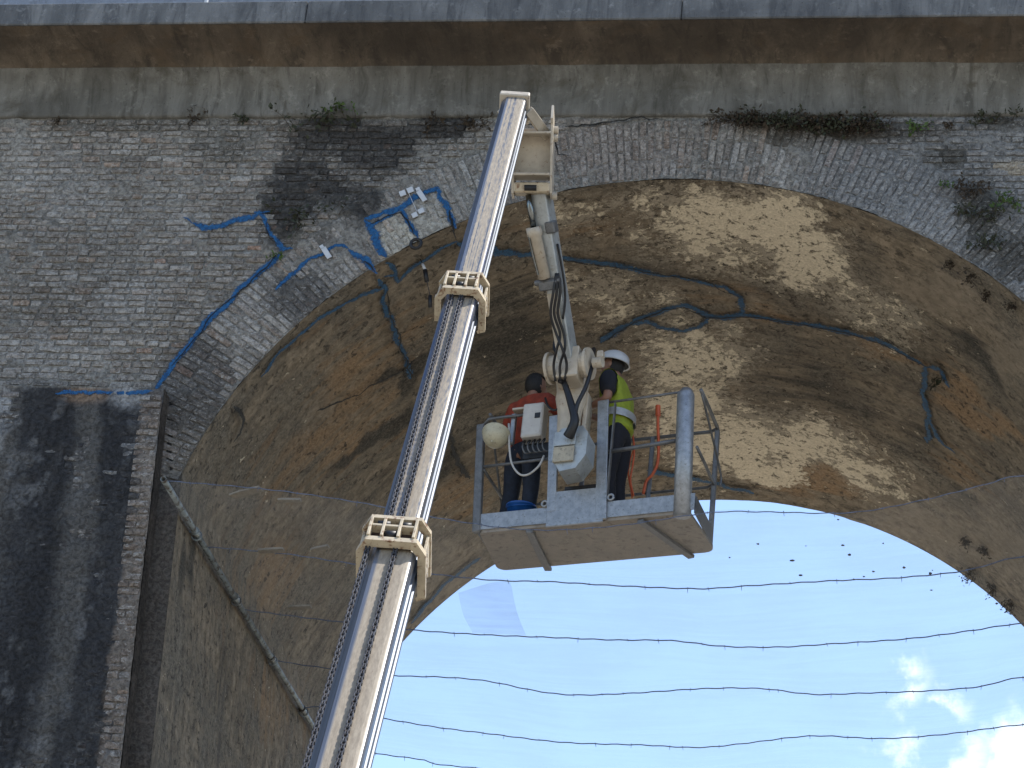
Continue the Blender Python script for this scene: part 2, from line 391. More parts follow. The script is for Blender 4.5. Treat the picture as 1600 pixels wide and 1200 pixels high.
def thing(name, label, cat, loc, group=None):
    o = bpy.data.objects.new(name, None); COL.objects.link(o); o.location = [float(a) for a in loc]; o.empty_display_size = .2
    return tag(o, label, cat, group)
def tag(o, label, cat, group=None):
    o['label'] = label; o['category'] = cat
    if group: o['group'] = group
    return o
def catmull(P, k):
    P = [np.asarray(q, float) for q in P]; Q = [2*P[0]-P[1]]+P+[2*P[-1]-P[-2]]; out = []
    for i in range(1, len(Q)-2):
        for j in range(k):
            t = j/k; a, b, c, d = Q[i-1], Q[i], Q[i+1], Q[i+2]
            out.append(.5*((2*b)+(c-a)*t+(2*a-5*b+4*c-d)*t*t+(3*b-a-3*c+d)*t**3))
    out.append(P[-1]); return out
def grid_mesh(name, V, nu, nv, mat, parent, smooth=True, uvs=None, cols=None, keep=None, attr='Col', kind=None):
    idx = np.arange(nu*nv).reshape(nu, nv)
    q = np.stack([idx[:-1, :-1], idx[1:, :-1], idx[1:, 1:], idx[:-1, 1:]], -1).reshape(-1, 4)
    if keep is not None: q = q[keep.reshape(-1)]
    me = bpy.data.meshes.new(name); me.from_pydata(V.tolist(), [], q.tolist())
    if cols is not None:
        a = me.color_attributes.new(attr, 'FLOAT_COLOR', 'POINT'); a.data.foreach_set('color', np.asarray(cols, np.float32).ravel())
    return link(me, name, mat, parent, smooth, kind, uvs)
X_, Y_, Z_ = np.eye(3)
BAT = .065                                                            # the piers widen towards the ground
def jamb_x(z): return 4.77-BAT*np.maximum(0, 1.5-np.asarray(z, float))
def pil_x(z): return -(5.05-BAT*(2.33-np.asarray(z, float)))

# ------------------------------------------------------------------ wear on the brick face, laid out in metres on the face
def fblob(x, z, px, py, rx, rz, seed=0, rough=.6):
    c = onY(px, py, 0.0); rx *= .0069; rz *= .0083
    d = np.sqrt(((x-c[0])/rx)**2+((z-c[2])/rz)**2)
    return sstep(1.35, .45, d+(fbm(x*1.9, z*1.9, seed+5)-.5)*2*rough)
def face_colour(x, z, tone, kind):
    """base colour of a brick (or the mortar) centred at x, z on the face; tone in 0..1 is its own firing"""
    x = np.asarray(x, float); z = np.asarray(z, float); n = len(x)
    pal = np.array([(.255, .232, .205), (.225, .205, .185), (.285, .265, .238), (.245, .205, .172), (.33, .315, .295), (.195, .178, .163), (.285, .215, .165), (.33, .20, .135)])
    if kind == 'mortar': c = np.tile(np.array([.265, .258, .238]), (n, 1))*(.66+.6*fbm(x*3, z*3, 3))[:, None]
    else:
        k = np.searchsorted([.26, .48, .66, .80, .90, .96, .988], tone); c = pal[k].copy()*(.74+.50*rng.random(n))[:, None]; lt = (rng.random(n) < .09)[:, None]; c = np.where(lt, c*.5+np.array([.42, .42, .41])*.5, c)
    w = fbm(x*1.1, z*1.1, 21)
    light = sstep(.50, .72, fbm(x*.9+3, z*.9, 31))
    c = c*(1-.26*light[:, None])+np.array([.42, .42, .40])*.26*light[:, None]
    gr = (x*0+.30)[:, None]; c = c*(1-gr)+gr*np.array([.216, .211, .199]); c = c*(.66+.68*fbm(x*.75+5, z*.75, 35))[:, None]
    def put(c, f, col, a=1.0):
        f = (f*a)[:, None]; return c*(1-f)+np.array(col)*f
    for px, py, rx, ry in ((110, 290, 55, 60), (40, 270, 40, 60), (70, 560, 80, 35), (300, 350, 30, 25), (210, 470, 60, 30), (400, 480, 30, 40)):
        c = put(c, fblob(x, z, px, py, rx, ry, int(px)), (.44, .44, .43), .42*(.4+.6*rng.random(n)) if kind != 'mortar' else .25)
    dk = np.maximum.reduce([fblob(x, z, *b, seed=i, rough=1.1) for i, b in enumerate(((500, 250, 85, 85), (455, 320, 40, 55), (590, 225, 110, 45), (690, 205, 60, 30), (560, 320, 30, 30)))])
    c = put(c, dk, (.034, .034, .035), .93*(.85+.15*rng.random(n)))
    c = put(c, np.maximum(fblob(x, z, 340, 225, 70, 40, 3), fblob(x, z, 240, 195, 200, 14, 9)), (.10, .098, .09), .55)
    r = np.hypot(x, z); th = np.degrees(np.arctan2(z, x))
    # the ring: soot on its left haunch, a fresh patch of pale bricks, grey slurry on the right
    c = put(c, np.maximum(fblob(x, z, 470, 465, 60, 45, 4), fblob(x, z, 300, 610, 55, 70, 8)), (.060, .059, .061), .72)
    c = put(c, np.maximum(fblob(x, z, 622, 372, 36, 30, 2, .2), .7*fblob(x, z, 680, 350, 30, 30, 6, .3)), (.60, .58, .50), .80*(.6+.4*rng.random(n)))
    c = put(c, fblob(x, z, 960, 235, 130, 40, 7), (.27, .225, .20), .35)
    c = put(c, sstep(1180, 1330, proj(np.stack([x, x*0, z], -1))[0]+(fbm(x*2, z*2, 40)-.5)*150), (.205, .215, .225), .80)
    c = put(c, fblob(x, z, 1290, 205, 140, 18, 41), (.075, .07, .06), .8)
    c = put(c, np.maximum.reduce([fblob(x, z, 1525, 330, 32, 55, 51), fblob(x, z, 1540, 385, 45, 30, 52), fblob(x, z, 1480, 245, 26, 16, 53), fblob(x, z, 1560, 190, 45, 12, 54), fblob(x, z, 1600, 400, 60, 45, 57)]), (.062, .060, .052), .8)
    c = put(c, fblob(x, z, 1450, 370, 60, 45, 55, .4), (.30, .31, .315), .6)
    c = put(c, fblob(x, z, 1585, 262, 26, 13, 56, .15), (.42, .37, .29), .85)
    # the pier's pilaster: soot in upright bands with a clean brick edge, lime at the top
    pil = (z < 2.32) & (x < pil_x(z)+.03)
    xe = pil_x(z)-x+(fbm(x*1.1, z*.6, 61)-.5)*.42+(fbm(x*5, z*3, 62)-.5)*.12
    band = np.interp(xe, [0, .20, .30, .62, .70, .85, .95, 1.5, 1.6, 1.8, 1.9, 4.5], [.30, .34, .98, .98, .72, .72, .97, .96, .68, .72, .92, .80])
    band = band*np.clip(.72+.62*fbm(x*3.4, z*.40, 63), 0, 1)
    c = np.where(pil[:, None], put(c, band, (.036, .038, .043)), c)
    redd = (pil & (xe < .27)).astype(float)*.34
    c = put(c, redd*(.5+.5*rng.random(n)), (.25, .18, .135))
    spk = (pil & (rng.random(n) < .05)).astype(float) if kind != 'mortar' else np.zeros(n)
    c = put(c, spk, (.20, .205, .21), .5)
    c = put(c, np.where(pil, np.maximum(fblob(x, z, 215, 632, 34, 22, 71), fblob(x, z, 10, 668, 18, 50, 73)), 0), (.50, .52, .54), .55)
    c = put(c, np.where(pil, fblob(x, z, 140, 632, 40, 14, 72), 0), (.38, .27, .19), .6)
    c = put(c, np.where((~pil) & (x < -4.5) & (z < 2.35) & (x > -5.3), 1.0, 0.0), (.10, .092, .082), .55)
    return c*.80

# ------------------------------------------------------------------ the ground
gb = MB(); nG = 40
gx = np.sign(np.linspace(-1, 1, nG))*np.abs(np.linspace(-1, 1, nG))**3*3000
GV = np.array([(a, b, GROUND) for a in gx for b in gx]); g = grid_mesh('ground', GV, nG, nG, 'ground_earth', None, False); g['kind'] = 'structure'

# ------------------------------------------------------------------ the viaduct
via = thing('brick_viaduct', 'old brick railway viaduct with one great arch, weathered face and overhanging cornice', 'viaduct', (0, W_BR/2, GROUND))
ZC = 5.78                    # foot of the cornice
def colatt(me, cols):
    a = me.color_attributes.new('Col', 'FLOAT_COLOR', 'POINT'); a.data.foreach_set('color', np.c_[cols, np.ones(len(cols))].astype(np.float32).ravel())
# mortar bed of the spandrel
xs = np.arange(-9.6, 9.61, .03); zs = np.linspace(1.40, ZC+.03, 150)
XX, ZZ = np.meshgrid(xs, zs, indexing='ij'); rr = np.hypot(XX, ZZ)
kp = np.maximum.reduce([rr[:-1, :-1], rr[1:, :-1], rr[1:, 1:], rr[:-1, 1:]]) > 5.70
kp &= ~((np.abs(XX[:-1, :-1]) < 4.80) & (ZZ[:-1, :-1] < 1.5))
def smear(x, z, amp=.022):
    """pointing smeared over the bricks in patches"""
    return -amp*sstep(.50, .66, fbm(x*7, z*10, 15)*.62+fbm(x*1.3, z*1.3, 16)*.38)
SV = np.stack([XX, .004*(fbm(XX*6, ZZ*6, 5)-.5)+smear(XX, ZZ), ZZ], -1).reshape(-1, 3)
spandrel = grid_mesh('spandrel_wall', SV, len(xs), len(zs), 'mortar', via, True, cols=np.c_[face_colour(SV[:, 0], SV[:, 2], None, 'mortar'), np.ones(len(SV))], keep=kp)
# mortar bed of the ring
RO = 5.745; TH0 = math.asin(1.5/RAD)
ths = np.linspace(TH0-.02, math.pi-TH0+.02, 420); rs = np.linspace(RAD, RO, 26)
TT, RR = np.meshgrid(ths, rs, indexing='ij')
RV = np.stack([RR*np.cos(TT), -.008+smear(RR*np.cos(TT), RR*np.sin(TT), .018), RR*np.sin(TT)], -1).reshape(-1, 3)
ring = grid_mesh('arch_ring', RV, len(ths), len(rs), 'mortar', via, True, cols=np.c_[face_colour(RV[:, 0], RV[:, 2], None, 'mortar'), np.ones(len(RV))])

# brick shapes, unit size: x -.5..+.5, z -.5..+.5, front towards -y
def brick_template(seed):
    r = np.random.default_rng(seed); nx, nz = 4, 3; V = []; 
    for i in range(nx):
        for j in range(nz):
            x = (i/(nx-1)-.5); z = (j/(nz-1)-.5); ed = (i in (0, nx-1)) or (j in (0, nz-1)); co = (i in (0, nx-1)) and (j in (0, nz-1))
            V.append((x*(.90+.07*r.random() if i in (0, nx-1) else 1)+r.normal(0, .018), -(.0 if co else .30 if ed else .62)*(.7+.6*r.random())-.35, z*(.80+.16*r.random() if j in (0, nz-1) else 1)+r.normal(0, .03)))
    bord = [(i, 0) for i in range(nx)]+[(nx-1, j) for j in range(1, nz)]+[(i, nz-1) for i in range(nx-2, -1, -1)]+[(0, j) for j in range(nz-2, 0, -1)]
    F = [(i*nz+j, (i+1)*nz+j, (i+1)*nz+j+1, i*nz+j+1) for i in range(nx-1) for j in range(nz-1)]
    b0 = len(V)
    for (i, j) in bord: q = V[i*nz+j]; V.append((q[0]*1.02, .8, q[2]*1.02))
    nb = len(bord)
    for k in range(nb):
        a = bord[k][0]*nz+bord[k][1]; b = bord[(k+1) % nb][0]*nz+bord[(k+1) % nb][1]; F.append((b, a, b0+k, b0+(k+1) % nb))
    return np.array(V), F
TEMPL = [brick_template(s) for s in range(10)]
BM = {}
def brick_data(k, nm):
    if (k, nm) not in BM:
        me = bpy.data.meshes.new(nm); me.from_pydata(TEMPL[k][0].tolist(), [], TEMPL[k][1]); me.materials.append(MATS['brick_single']); BM[(k, nm)] = me
    return BM[(k, nm)]
def lay_bricks(rec, parent, name, rest, y0, order):
    """rec: rows (x, z, length, height, angle); the 300 that show largest become objects, the others one joined part"""
    rec = np.array(rec); n = len(rec); tone = rng.random(n); col = face_colour(rec[:, 0], rec[:, 1], tone, 'brick'); dep = .010+.011*rng.random(n)
    miss = rng.random(n) < .012
    dep[miss] = .006
    pick = np.zeros(n, bool); pick[np.argsort(order(rec))[:300]] = True
    VV = []; FF = []; CC = []; base = 0
    for i in range(n):
        x, z, L, H, a = rec[i]; k = int(rng.integers(0, len(TEMPL))); tilt = a+rng.normal(0, .012)
        if pick[i]:
            o = bpy.data.objects.new(name, brick_data(k, name)); COL.objects.link(o); o.location = (x, y0, z); o.rotation_euler = (0, -tilt, 0); o.scale = (L, dep[i], H); o.color = (*col[i], 1); attach(o, parent)
        else:
            T, F = TEMPL[k]; P = T*np.array([L, dep[i], H]); c, s = math.cos(tilt), math.sin(tilt)
            Q = np.stack([x+P[:, 0]*c-P[:, 2]*s, y0+P[:, 1], z+P[:, 0]*s+P[:, 2]*c], -1)
            VV.append(Q); FF.extend([tuple(v+base for v in f) for f in F]); CC.append(np.tile(col[i], (len(Q), 1))); base += len(Q)
    if VV:
        me = bpy.data.meshes.new(rest); me.from_pydata(np.concatenate(VV).tolist(), [], FF); colatt(me, np.concatenate(CC)); link(me, rest, 'brick_joined', parent, False, 'stuff')
def course_rows(x0, x1, z0, z1, ok, h=.079, jit=.010):
    out = []; z = z0+h/2; row = 0
    while z < z1-h*.3:
        x = x0-rng.random()*.25
        while x < x1:
            L = (.225 if rng.random() < .66 else .118)*(.82+.36*rng.random()); 
            if ok(x+L/2, z): out.append((x+L/2, z+rng.normal(0, .006)+.022*float(fbm(x*.9, z*.9, 77)-.5)*2, L-jit*(1+rng.random()), h-.009-.014*rng.random(), rng.normal(0, .02)))
            x += L
        z += h; row += 1
    return out
in_view = lambda r: [0 if (0 < p < 1600 and 0 < q < 1200) else 1 for p, q in zip(*proj(np.c_[r[:, 0], 0*r[:, 0], r[:, 1]]))]
def nearest(r):
    d = np.linalg.norm(np.c_[r[:, 0], 0*r[:, 0], r[:, 1]]-CAM, axis=1); return d-(r[:, 2]*r[:, 3])*400+100*np.array(in_view(r))
lay_bricks(course_rows(-9.4, 7.0, 2.36, ZC-.01, lambda x, z: math.hypot(x, z) > RO+.035), spandrel, 'brick', 'brickwork', -.004, nearest)
rec = []; nC = int((math.pi-2*TH0)*5.37/.080)
for i in range(nC):
    t = TH0+(i+.5)*(math.pi-2*TH0)/nC; parts = ((.36, .375), (.24, .26, .235), (.125, .36, .25))[int(rng.integers(0, 3))]; r0 = RAD+.004
    for L in parts:
        L2 = L*(.97+.06*rng.random()); rm = r0+L2/2
        rec.append((rm*math.cos(t), rm*math.sin(t), min(L2, RO-r0)-.012, (math.pi-2*TH0)/nC*rm-.012-.004*rng.random(), t)); r0 += L
        if r0 > RO-.03: break
lay_bricks(rec, ring, 'arch_brick', 'arch_brickwork', -.010, nearest)
# pilasters on the piers and the piers themselves
def pier(side):
    b = MB(); x0, x1 = sorted((side*5.172, side*16.0))
    b.box(((x0+x1)/2, W_BR/2, (GROUND+2.33)/2), ((x1-x0)/2, 0, 0), (0, W_BR/2+.20, 0), (0, 0, (2.33-GROUND)/2)); p = b.build('pier', 'pier_render', via)
    return p
pierL = pier(-1); pierR = pier(1)
xs = np.linspace(-4.5, 0, 150); zs = np.linspace(-3.6, 2.335, 200); XX, ZZ = np.meshgrid(xs, zs, indexing='ij'); XX = XX+pil_x(ZZ)
DD = pil_x(ZZ)-XX+(fbm(XX*2, ZZ*2, 12)-.5)*.25
PV = np.stack([XX, -.204+.006*(fbm(XX*5, ZZ*5, 8)-.5)-.019*sstep(.10, .40, DD+(fbm(XX*6, ZZ*6, 19)-.5)*.5)*sstep(.25, .50, fbm(XX*3, ZZ*2, 14))-.014*sstep(.5, .62, fbm(XX*9, ZZ*9, 18)), ZZ], -1).reshape(-1, 3)
PC = face_colour(PV[:, 0], PV[:, 2], None, 'mortar'); pd = pil_x(PV[:, 2])-PV[:, 0]
fk = (sstep(.56, .66, fbm(PV[:, 0]*10, PV[:, 2]*6, 23))*sstep(.42, .60, fbm(PV[:, 0]*2.4, PV[:, 2]*.5, 24))*.75)[:, None]; PC = PC*(1-fk)+np.array([.115, .118, .122])*fk
PC = PC*(.62+.76*fbm(PV[:, 0]*7, PV[:, 2]*.8, 25))[:, None]
pil = grid_mesh('pilaster', PV, len(xs), len(zs), 'mortar', via, True, cols=np.c_[PC, np.ones(len(PV))])
lay_bricks(course_rows(-9.4, -4.6, -3.5, 2.33, lambda x, z: x < pil_x(z)-.24)+[(float(pil_x(z))-.004-L/2-q*.118, z, L-.01, .066, 0.0) for i, z in enumerate(np.arange(-3.46, 2.30, .079)) for L, q in (((.235, 0),) if i % 2 else ((.118, 0), (.118, 1)))],
           pil, 'brick', 'brickwork', -.206, lambda r: nearest(np.c_[r[:, 0], r[:, 1]-0, r[:, 2:]]))
sb = MB(); zq = np.linspace(-3.6, 2.335, 60)
SVv = np.array([(float(pil_x(z))+.004+.006*R_.random(), y, z) for y in np.linspace(-.205, 0.0, 5) for z in zq])
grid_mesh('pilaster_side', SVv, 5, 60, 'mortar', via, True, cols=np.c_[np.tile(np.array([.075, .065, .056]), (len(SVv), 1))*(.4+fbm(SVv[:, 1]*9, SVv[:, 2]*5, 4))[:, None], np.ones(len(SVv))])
# strips of face between pilaster and opening
for sd in (-1, 1):
    zq = np.linspace(GROUND, 1.52, 200); xq = np.linspace(0, 1, 12)
    VV = np.array([(sd*(jamb_x(z)+.002+(5.20-jamb_x(z))*x), .002, z) for x in xq for z in zq])
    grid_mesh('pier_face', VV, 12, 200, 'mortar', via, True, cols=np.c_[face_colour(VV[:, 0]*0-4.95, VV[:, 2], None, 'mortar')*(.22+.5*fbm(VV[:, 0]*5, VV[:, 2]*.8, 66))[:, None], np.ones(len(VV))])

# barrel: upright jambs below, half-round above, rendered and flaking
arc = [(-float(jamb_x(z)), z) for z in np.concatenate([np.linspace(GROUND, -3.2, 12)[:-1], np.linspace(-3.2, 1.5, 150)[:-1]])]
nA = 430
arc += [(-RAD*math.cos(t), RAD*math.sin(t)) for t in np.linspace(TH0, math.pi-TH0, nA)]
arc += [(-x, z) for x, z in arc[:160][::-1]]
arc = np.array(arc); nU = len(arc); ys = np.linspace(-.004, W_BR, 240); nV = len(ys)
ulen = np.r_[0, np.cumsum(np.hypot(*np.diff(arc, axis=0).T))]
UU, VVv = np.meshgrid(ulen, ys, indexing='ij')
AX = np.repeat(arc[:, 0], nV).reshape(nU, nV); AZ = np.repeat(arc[:, 1], nV).reshape(nU, nV)
nx_ = -AX/np.maximum(np.hypot(AX, np.maximum(AZ, 0)), .1); nz_ = -np.maximum(AZ, 0)/np.maximum(np.hypot(AX, np.maximum(AZ, 0)), .1)
rel = (fbm(UU*1.4, VVv*1.4, 81)-.5)*.034+(fbm(UU*6, VVv*6, 82)-.5)*.012
rel *= sstep(0.0, .10, VVv)*.9+.1
BV = np.stack([AX+nx_*rel, VVv, AZ+nz_*rel], -1).reshape(-1, 3)
PX, PY = proj(BV)
wx = PX+(fbm(UU*1.6, VVv*1.6, 91).ravel()-.5)*90; wy = PY+(fbm(UU*1.6+9, VVv*1.6, 92).ravel()-.5)*70
def sb_(x, y, rx, ry, rot=0.0):
    c, s = math.cos(math.radians(rot)), math.sin(math.radians(rot)); dx, dy = wx-x, wy-y
    return np.exp(-(((dx*c+dy*s)/rx)**2+((-dx*s+dy*c)/ry)**2))
def stains(L):
    v = np.zeros(len(PX))
    for x, y, rx, ry, rot, a in L: v = np.maximum(v, a*sb_(x, y, rx, ry, rot))
    return v
M_cream = 1.12*stains([(1170, 345, 110, 55, 5, .95), (1265, 400, 70, 50, 20, .85), (1080, 355, 70, 45, 0, .55), (1080, 560, 90, 60, 0, .62), (1140, 690, 110, 55, 0, .80), (1260, 700, 110, 40, 8, .66),
                  (1190, 735, 90, 25, 0, .82), (1340, 460, 70, 45, 30, .40), (1340, 735, 90, 30, 15, .62), (950, 470, 70, 60, 0, .36), (900, 330, 80, 40, 0, .34), (1060, 640, 70, 80, 0, .66), (1390, 500, 50, 60, 0, .33), (880, 420, 60, 40, 0, .3),
                  (1000, 330, 60, 40, 0, .4), (1050, 470, 60, 30, 0, .45)])
M_dark = 1.15*stains([(1280, 610, 120, 60, 10, .62), (790, 540, 110, 90, 0, .75), (830, 465, 90, 60, 0, .62), (1200, 600, 60, 50, 0, .4), (1530, 570, 110, 16, 35, .78), (1560, 620, 80, 10, 38, .4), (1430, 700, 70, 40, 30, .55), (1180, 440, 50, 40, 0, .42),
                 (640, 590, 70, 14, -42, .95), (590, 680, 110, 16, -40, 1.0), (660, 740, 90, 22, -42, 1.0), (330, 680, 60, 22, -55, .6), (300, 780, 60, 90, 0, .35), (260, 900, 30, 140, 10, .75), (960, 300, 220, 18, 0, .5), (720, 380, 160, 22, -25, .42), (1250, 300, 200, 14, 15, .4),
                 (350, 1050, 20, 140, 8, .5), (700, 700, 60, 60, 0, .55), (1500, 760, 60, 14, 40, .6), (740, 640, 60, 60, 0, .5), (1000, 540, 60, 40, 0, .35), (430, 560, 110, 16, -47, .4)])
M_rust = stains([(1260, 752, 130, 22, 5, .85), (1540, 650, 110, 24, 38, .85), (560, 590, 110, 90, -40, .60), (640, 520, 70, 60, 0, .42), (1110, 455, 80, 40, 0, .5), (1200, 500, 160, 14, 8, .55), (1390, 545, 120, 16, 20, .62), (520, 700, 160, 60, -30, .58),
                 (1500, 720, 80, 40, 30, .45), (420, 900, 60, 90, 0, .55), (430, 1100, 40, 90, 0, .5), (960, 700, 120, 80, 0, .3), (720, 760, 80, 50, 0, .55), (880, 350, 120, 40, 0, .35), (360, 930, 30, 120, 8, .4)])
M_sand = stains([(1480, 470, 130, 50, 35, .85), (1580, 560, 80, 50, 35, .8), (1380, 330, 90, 20, 20, .6), (1450, 820, 160, 50, 30, .85), (1580, 860, 110, 80, 35, .8), (500, 640, 90, 70, -40, .5), (620, 470, 60, 40, 0, .45), (700, 900, 130, 80, 0, .7), (560, 830, 160, 40, 0, .5), (1400, 640, 70, 60, 0, .5)])
barrel = grid_mesh('barrel_vault', BV, nU, nV, 'barrel_render', via, True, uvs=np.stack([UU, VVv], -1).reshape(-1, 2), cols=np.stack([M_cream, M_dark, M_rust, M_sand], -1), attr='Mask')

# cornice, parapet, far face, deck: closed so that no light leaks
b = MB(); prof = [(.02, ZC), (-.035, ZC), (-.05, ZC+.03), (-.055, ZC+.14), (-.07, ZC+.26), (-.10, ZC+.37), (-.15, ZC+.46), (-.22, ZC+.525)]
def strip(b, prof, x0=-16., x1=16., n=120):
    xs = np.linspace(x0, x1, n); vs = [(x, y+(R_.random()-.5)*.008, z+(R_.random()-.5)*.008) for x in xs for y, z in prof]; m_ = len(prof)
    b.add(vs, [(i*m_+j, i*m_+j+1, (i+1)*m_+j+1, (i+1)*m_+j) for i in range(n-1) for j in range(m_-1)]); return b
cor = strip(b, prof).build('cornice_frieze', 'frieze_render', via, True, fix=False)
cs = strip(MB(),  [(-.215, ZC+.523), (-.30, ZC+.565), (-.42, ZC+.592), (-.60, ZC+.61), (-.86, ZC+.62)]).build('cornice_overhang', 'overhang_render', via, True, fix=False)
zf = onY(0, 44, -.88)[2]
b = MB()
for i in range(8):
    x0 = -16+4*i; b.box((x0+2.0, -.58, ZC+.62+.145), (1.996, 0, 0), (0, .30, 0), (0, 0, .14))
fa = b.build('cornice_fascia', 'fascia_concrete', via)
b = MB(); b.box((0, .05, ZC+1.75), (16, 0, 0), (0, .13, 0), (0, 0, .80)); b.box((0, .05, ZC+2.60), (16, 0, 0), (0, .20, 0), (0, 0, .06))
b.build('parapet', 'parapet_paint', via)
b = MB(); b.box((0, W_BR/2, ZC+.75), (16, 0, 0), (0, W_BR/2+.15, 0), (0, 0, .17)); b.build('deck', 'deck_gravel', via)
b = MB(); b.box((0, W_BR-.05, ZC+1.4), (16, 0, 0), (0, .2, 0), (0, 0, .5)); b.box((0, W_BR+.3, ZC+.6), (16, 0, 0), (0, .4, 0), (0, 0, .2)); b.build('parapet', 'fascia_concrete', via)
n = 90; tt = np.linspace(TH0, math.pi-TH0, n); vs = []; fs = []
for t in tt: vs += [(RAD*math.cos(t), W_BR, RAD*math.sin(t)), (16*math.cos(t) if abs(math.cos(t)) > .35 else 16*math.cos(t), W_BR, ZC+.6 if RAD*math.sin(t) < 99 else 0)]
fs = [(2*i, 2*i+1, 2*i+3, 2*i+2) for i in range(n-1)]
b = MB(); b.add(vs, fs); b.add([(4.77, W_BR, 1.5), (16, W_BR, 1.5), (16, W_BR, ZC+.6)], [(0, 1, 2)]); b.add([(-4.77, W_BR, 1.5), (-16, W_BR, 1.5), (-16, W_BR, ZC+.6)], [(0, 1, 2)])
for sd in (-1, 1): b.add([(sd*4.77, W_BR, GROUND), (sd*5.2, W_BR, GROUND), (sd*16, W_BR, 1.5), (sd*4.77, W_BR, 1.5)], [(0, 1, 2, 3)])
b.build('far_face', 'pier_render', via)
# end walls of the modelled length
for sd in (-1, 1):
    b = MB(); b.box((sd*12.8, W_BR/2, (2.3+ZC+.6)/2), (3.2, 0, 0), (0, W_BR/2-.02, 0), (0, 0, (ZC+.6-2.3)/2)); b.build('spandrel_fill', 'pier_render', via)
pp = onY(322, 4, -.70); b = MB(); b.tube([(pp[0], -.70, ZC+.95), (pp[0], -.70, ZC+1.9)], .022, 10); b.box((pp[0], -.70, ZC+.96), (.05, 0, 0), (0, .05, 0), (0, 0, .006))
tag(b.build('railing_post', 'tag_white'), 'slim white post standing on the cornice top at the upper left', 'post')

# ------------------------------------------------------------------ sprayed survey lines and cracks
def line_on(pts, where, width, mat, parent, name='paint_line', lift=.030, step=.03, wob=.018):
    P = [onY(x, y, 0.0) if where == 'face' else onY(x, y, -.205) if where == 'pil' else onCyl(x, y) for x, y in pts]
    out = []
    for a, b_ in zip(P[:-1], P[1:]):
        k = max(2, int(np.linalg.norm(b_-a)/step)); out += [a+(b_-a)*j/k for j in range(k)]
    out.append(P[-1]); out = np.array(out); L = np.r_[0, np.cumsum(np.linalg.norm(np.diff(out, axis=0), axis=1))]; sd = R_.randint(0, 999)
    n = len(out); vs = []; uvs = []
    for i in range(n):
        q = out[i].copy()
        if where == 'barrel':
            th = math.atan2(q[2], q[0]); N = np.array([-math.cos(th), 0, -math.sin(th)]); q = np.array([RAD*math.cos(th), q[1], RAD*math.sin(th)])
        else: N = np.array([0, -1., 0])
        t = nrm(out[min(i+1, n-1)]-out[max(i-1, 0)]); t = nrm(t-N*(t@N)); s = np.cross(N, t)
        q = q+s*((float(fbm(L[i]*5, sd, 3))-.5)*3.2+(float(vnoise(L[i]*14, sd+.3, 5))-.5)*1.3)*wob*(1.5 if where == 'barrel' else 1.15)
        w = width*(.74 if where == 'barrel' else .80)*(.45+1.0*float(fbm(L[i]*3.3, sd, 9)))*min(1, .25+min(i, n-1-i)/4)
        for j in range(5):
            a = (j-2)/2; vs.append(q+s*w*a+N*(lift-.004*abs(a))); uvs.append((j/4, L[i]))
    fs = [(i*5+j, i*5+j+1, (i+1)*5+j+1, (i+1)*5+j) for i in range(n-1) for j in range(4)]
    mb = MB(); mb.add(vs, fs); return mb.build(name, mat, parent, True, None, uvs, fix=False)
FL = [([(303, 350), (325, 357), (350, 352), (365, 345), (395, 342), (405, 335), (415, 345), (418, 365), (432, 380), (440, 392), (458, 392)], .075),
      ([(398, 334), (424, 335)], .05), ([(285, 343), (305, 350)], .035),
      ([(440, 397), (400, 432), (365, 465), (330, 500), (300, 535), (270, 575), (252, 598), (240, 612)], .075),
      ([(428, 452), (455, 430), (480, 412), (505, 398), (525, 386), (545, 392)], .055), ([(545, 392), (560, 402), (575, 408), (590, 430)], .06),
      ([(570, 345), (600, 335), (628, 325), (645, 312), (665, 304), (682, 300), (700, 330), (711, 360)], .075),
      ([(572, 345), (588, 372), (604, 404)], .085), ([(626, 324), (638, 345), (652, 376)], .065), ([(580, 353), (605, 341), (630, 331)], .05)]
for pts, w in FL: line_on(pts, 'face', w, 'blue_spray_paint', spandrel)
line_on([(88, 616), (150, 616), (200, 617), (241, 615)], 'pil', .055, 'blue_spray_paint', spandrel)
SL = [([(590, 431), (600, 450), (600, 470), (610, 495), (618, 525), (630, 555), (641, 588)], .085), ([(598, 446), (570, 453), (545, 465), (520, 482), (490, 500), (460, 525), (430, 552), (405, 587)], .075),
      ([(604, 404), (612, 418), (620, 436), (640, 416), (665, 400), (690, 385), (713, 374)], .075), ([(596, 430), (618, 428)], .05),
      ([(713, 374), (780, 392), (850, 398), (900, 402), (940, 410), (985, 413), (1030, 425), (1060, 428), (1100, 436), (1140, 448), (1158, 460), (1160, 488)], .105),
      ([(938, 532), (960, 515), (985, 500), (1010, 488), (1040, 478), (1072, 474), (1088, 482), (1105, 490), (1130, 493), (1160, 489), (1210, 495), (1260, 503), (1300, 510), (1350, 522), (1390, 535), (1420, 552), (1450, 569)], .115),
      ([(985, 502), (1010, 499), (1040, 509), (1070, 512), (1095, 505), (1107, 492)], .095), ([(1450, 569), (1446, 600), (1450, 640), (1453, 690)], .10), ([(1450, 569), (1472, 575), (1484, 602)], .10), ([(1452, 650), (1470, 685), (1496, 706)], .07),
      ([(1010, 731), (1050, 740), (1090, 745), (1130, 755), (1178, 768)], .13), ([(748, 868), (715, 892), (685, 918), (655, 952), (640, 972)], .13)]
for pts, w in SL: line_on(pts, 'barrel', w, 'blue_paint_vault_shade', barrel, lift=.038)
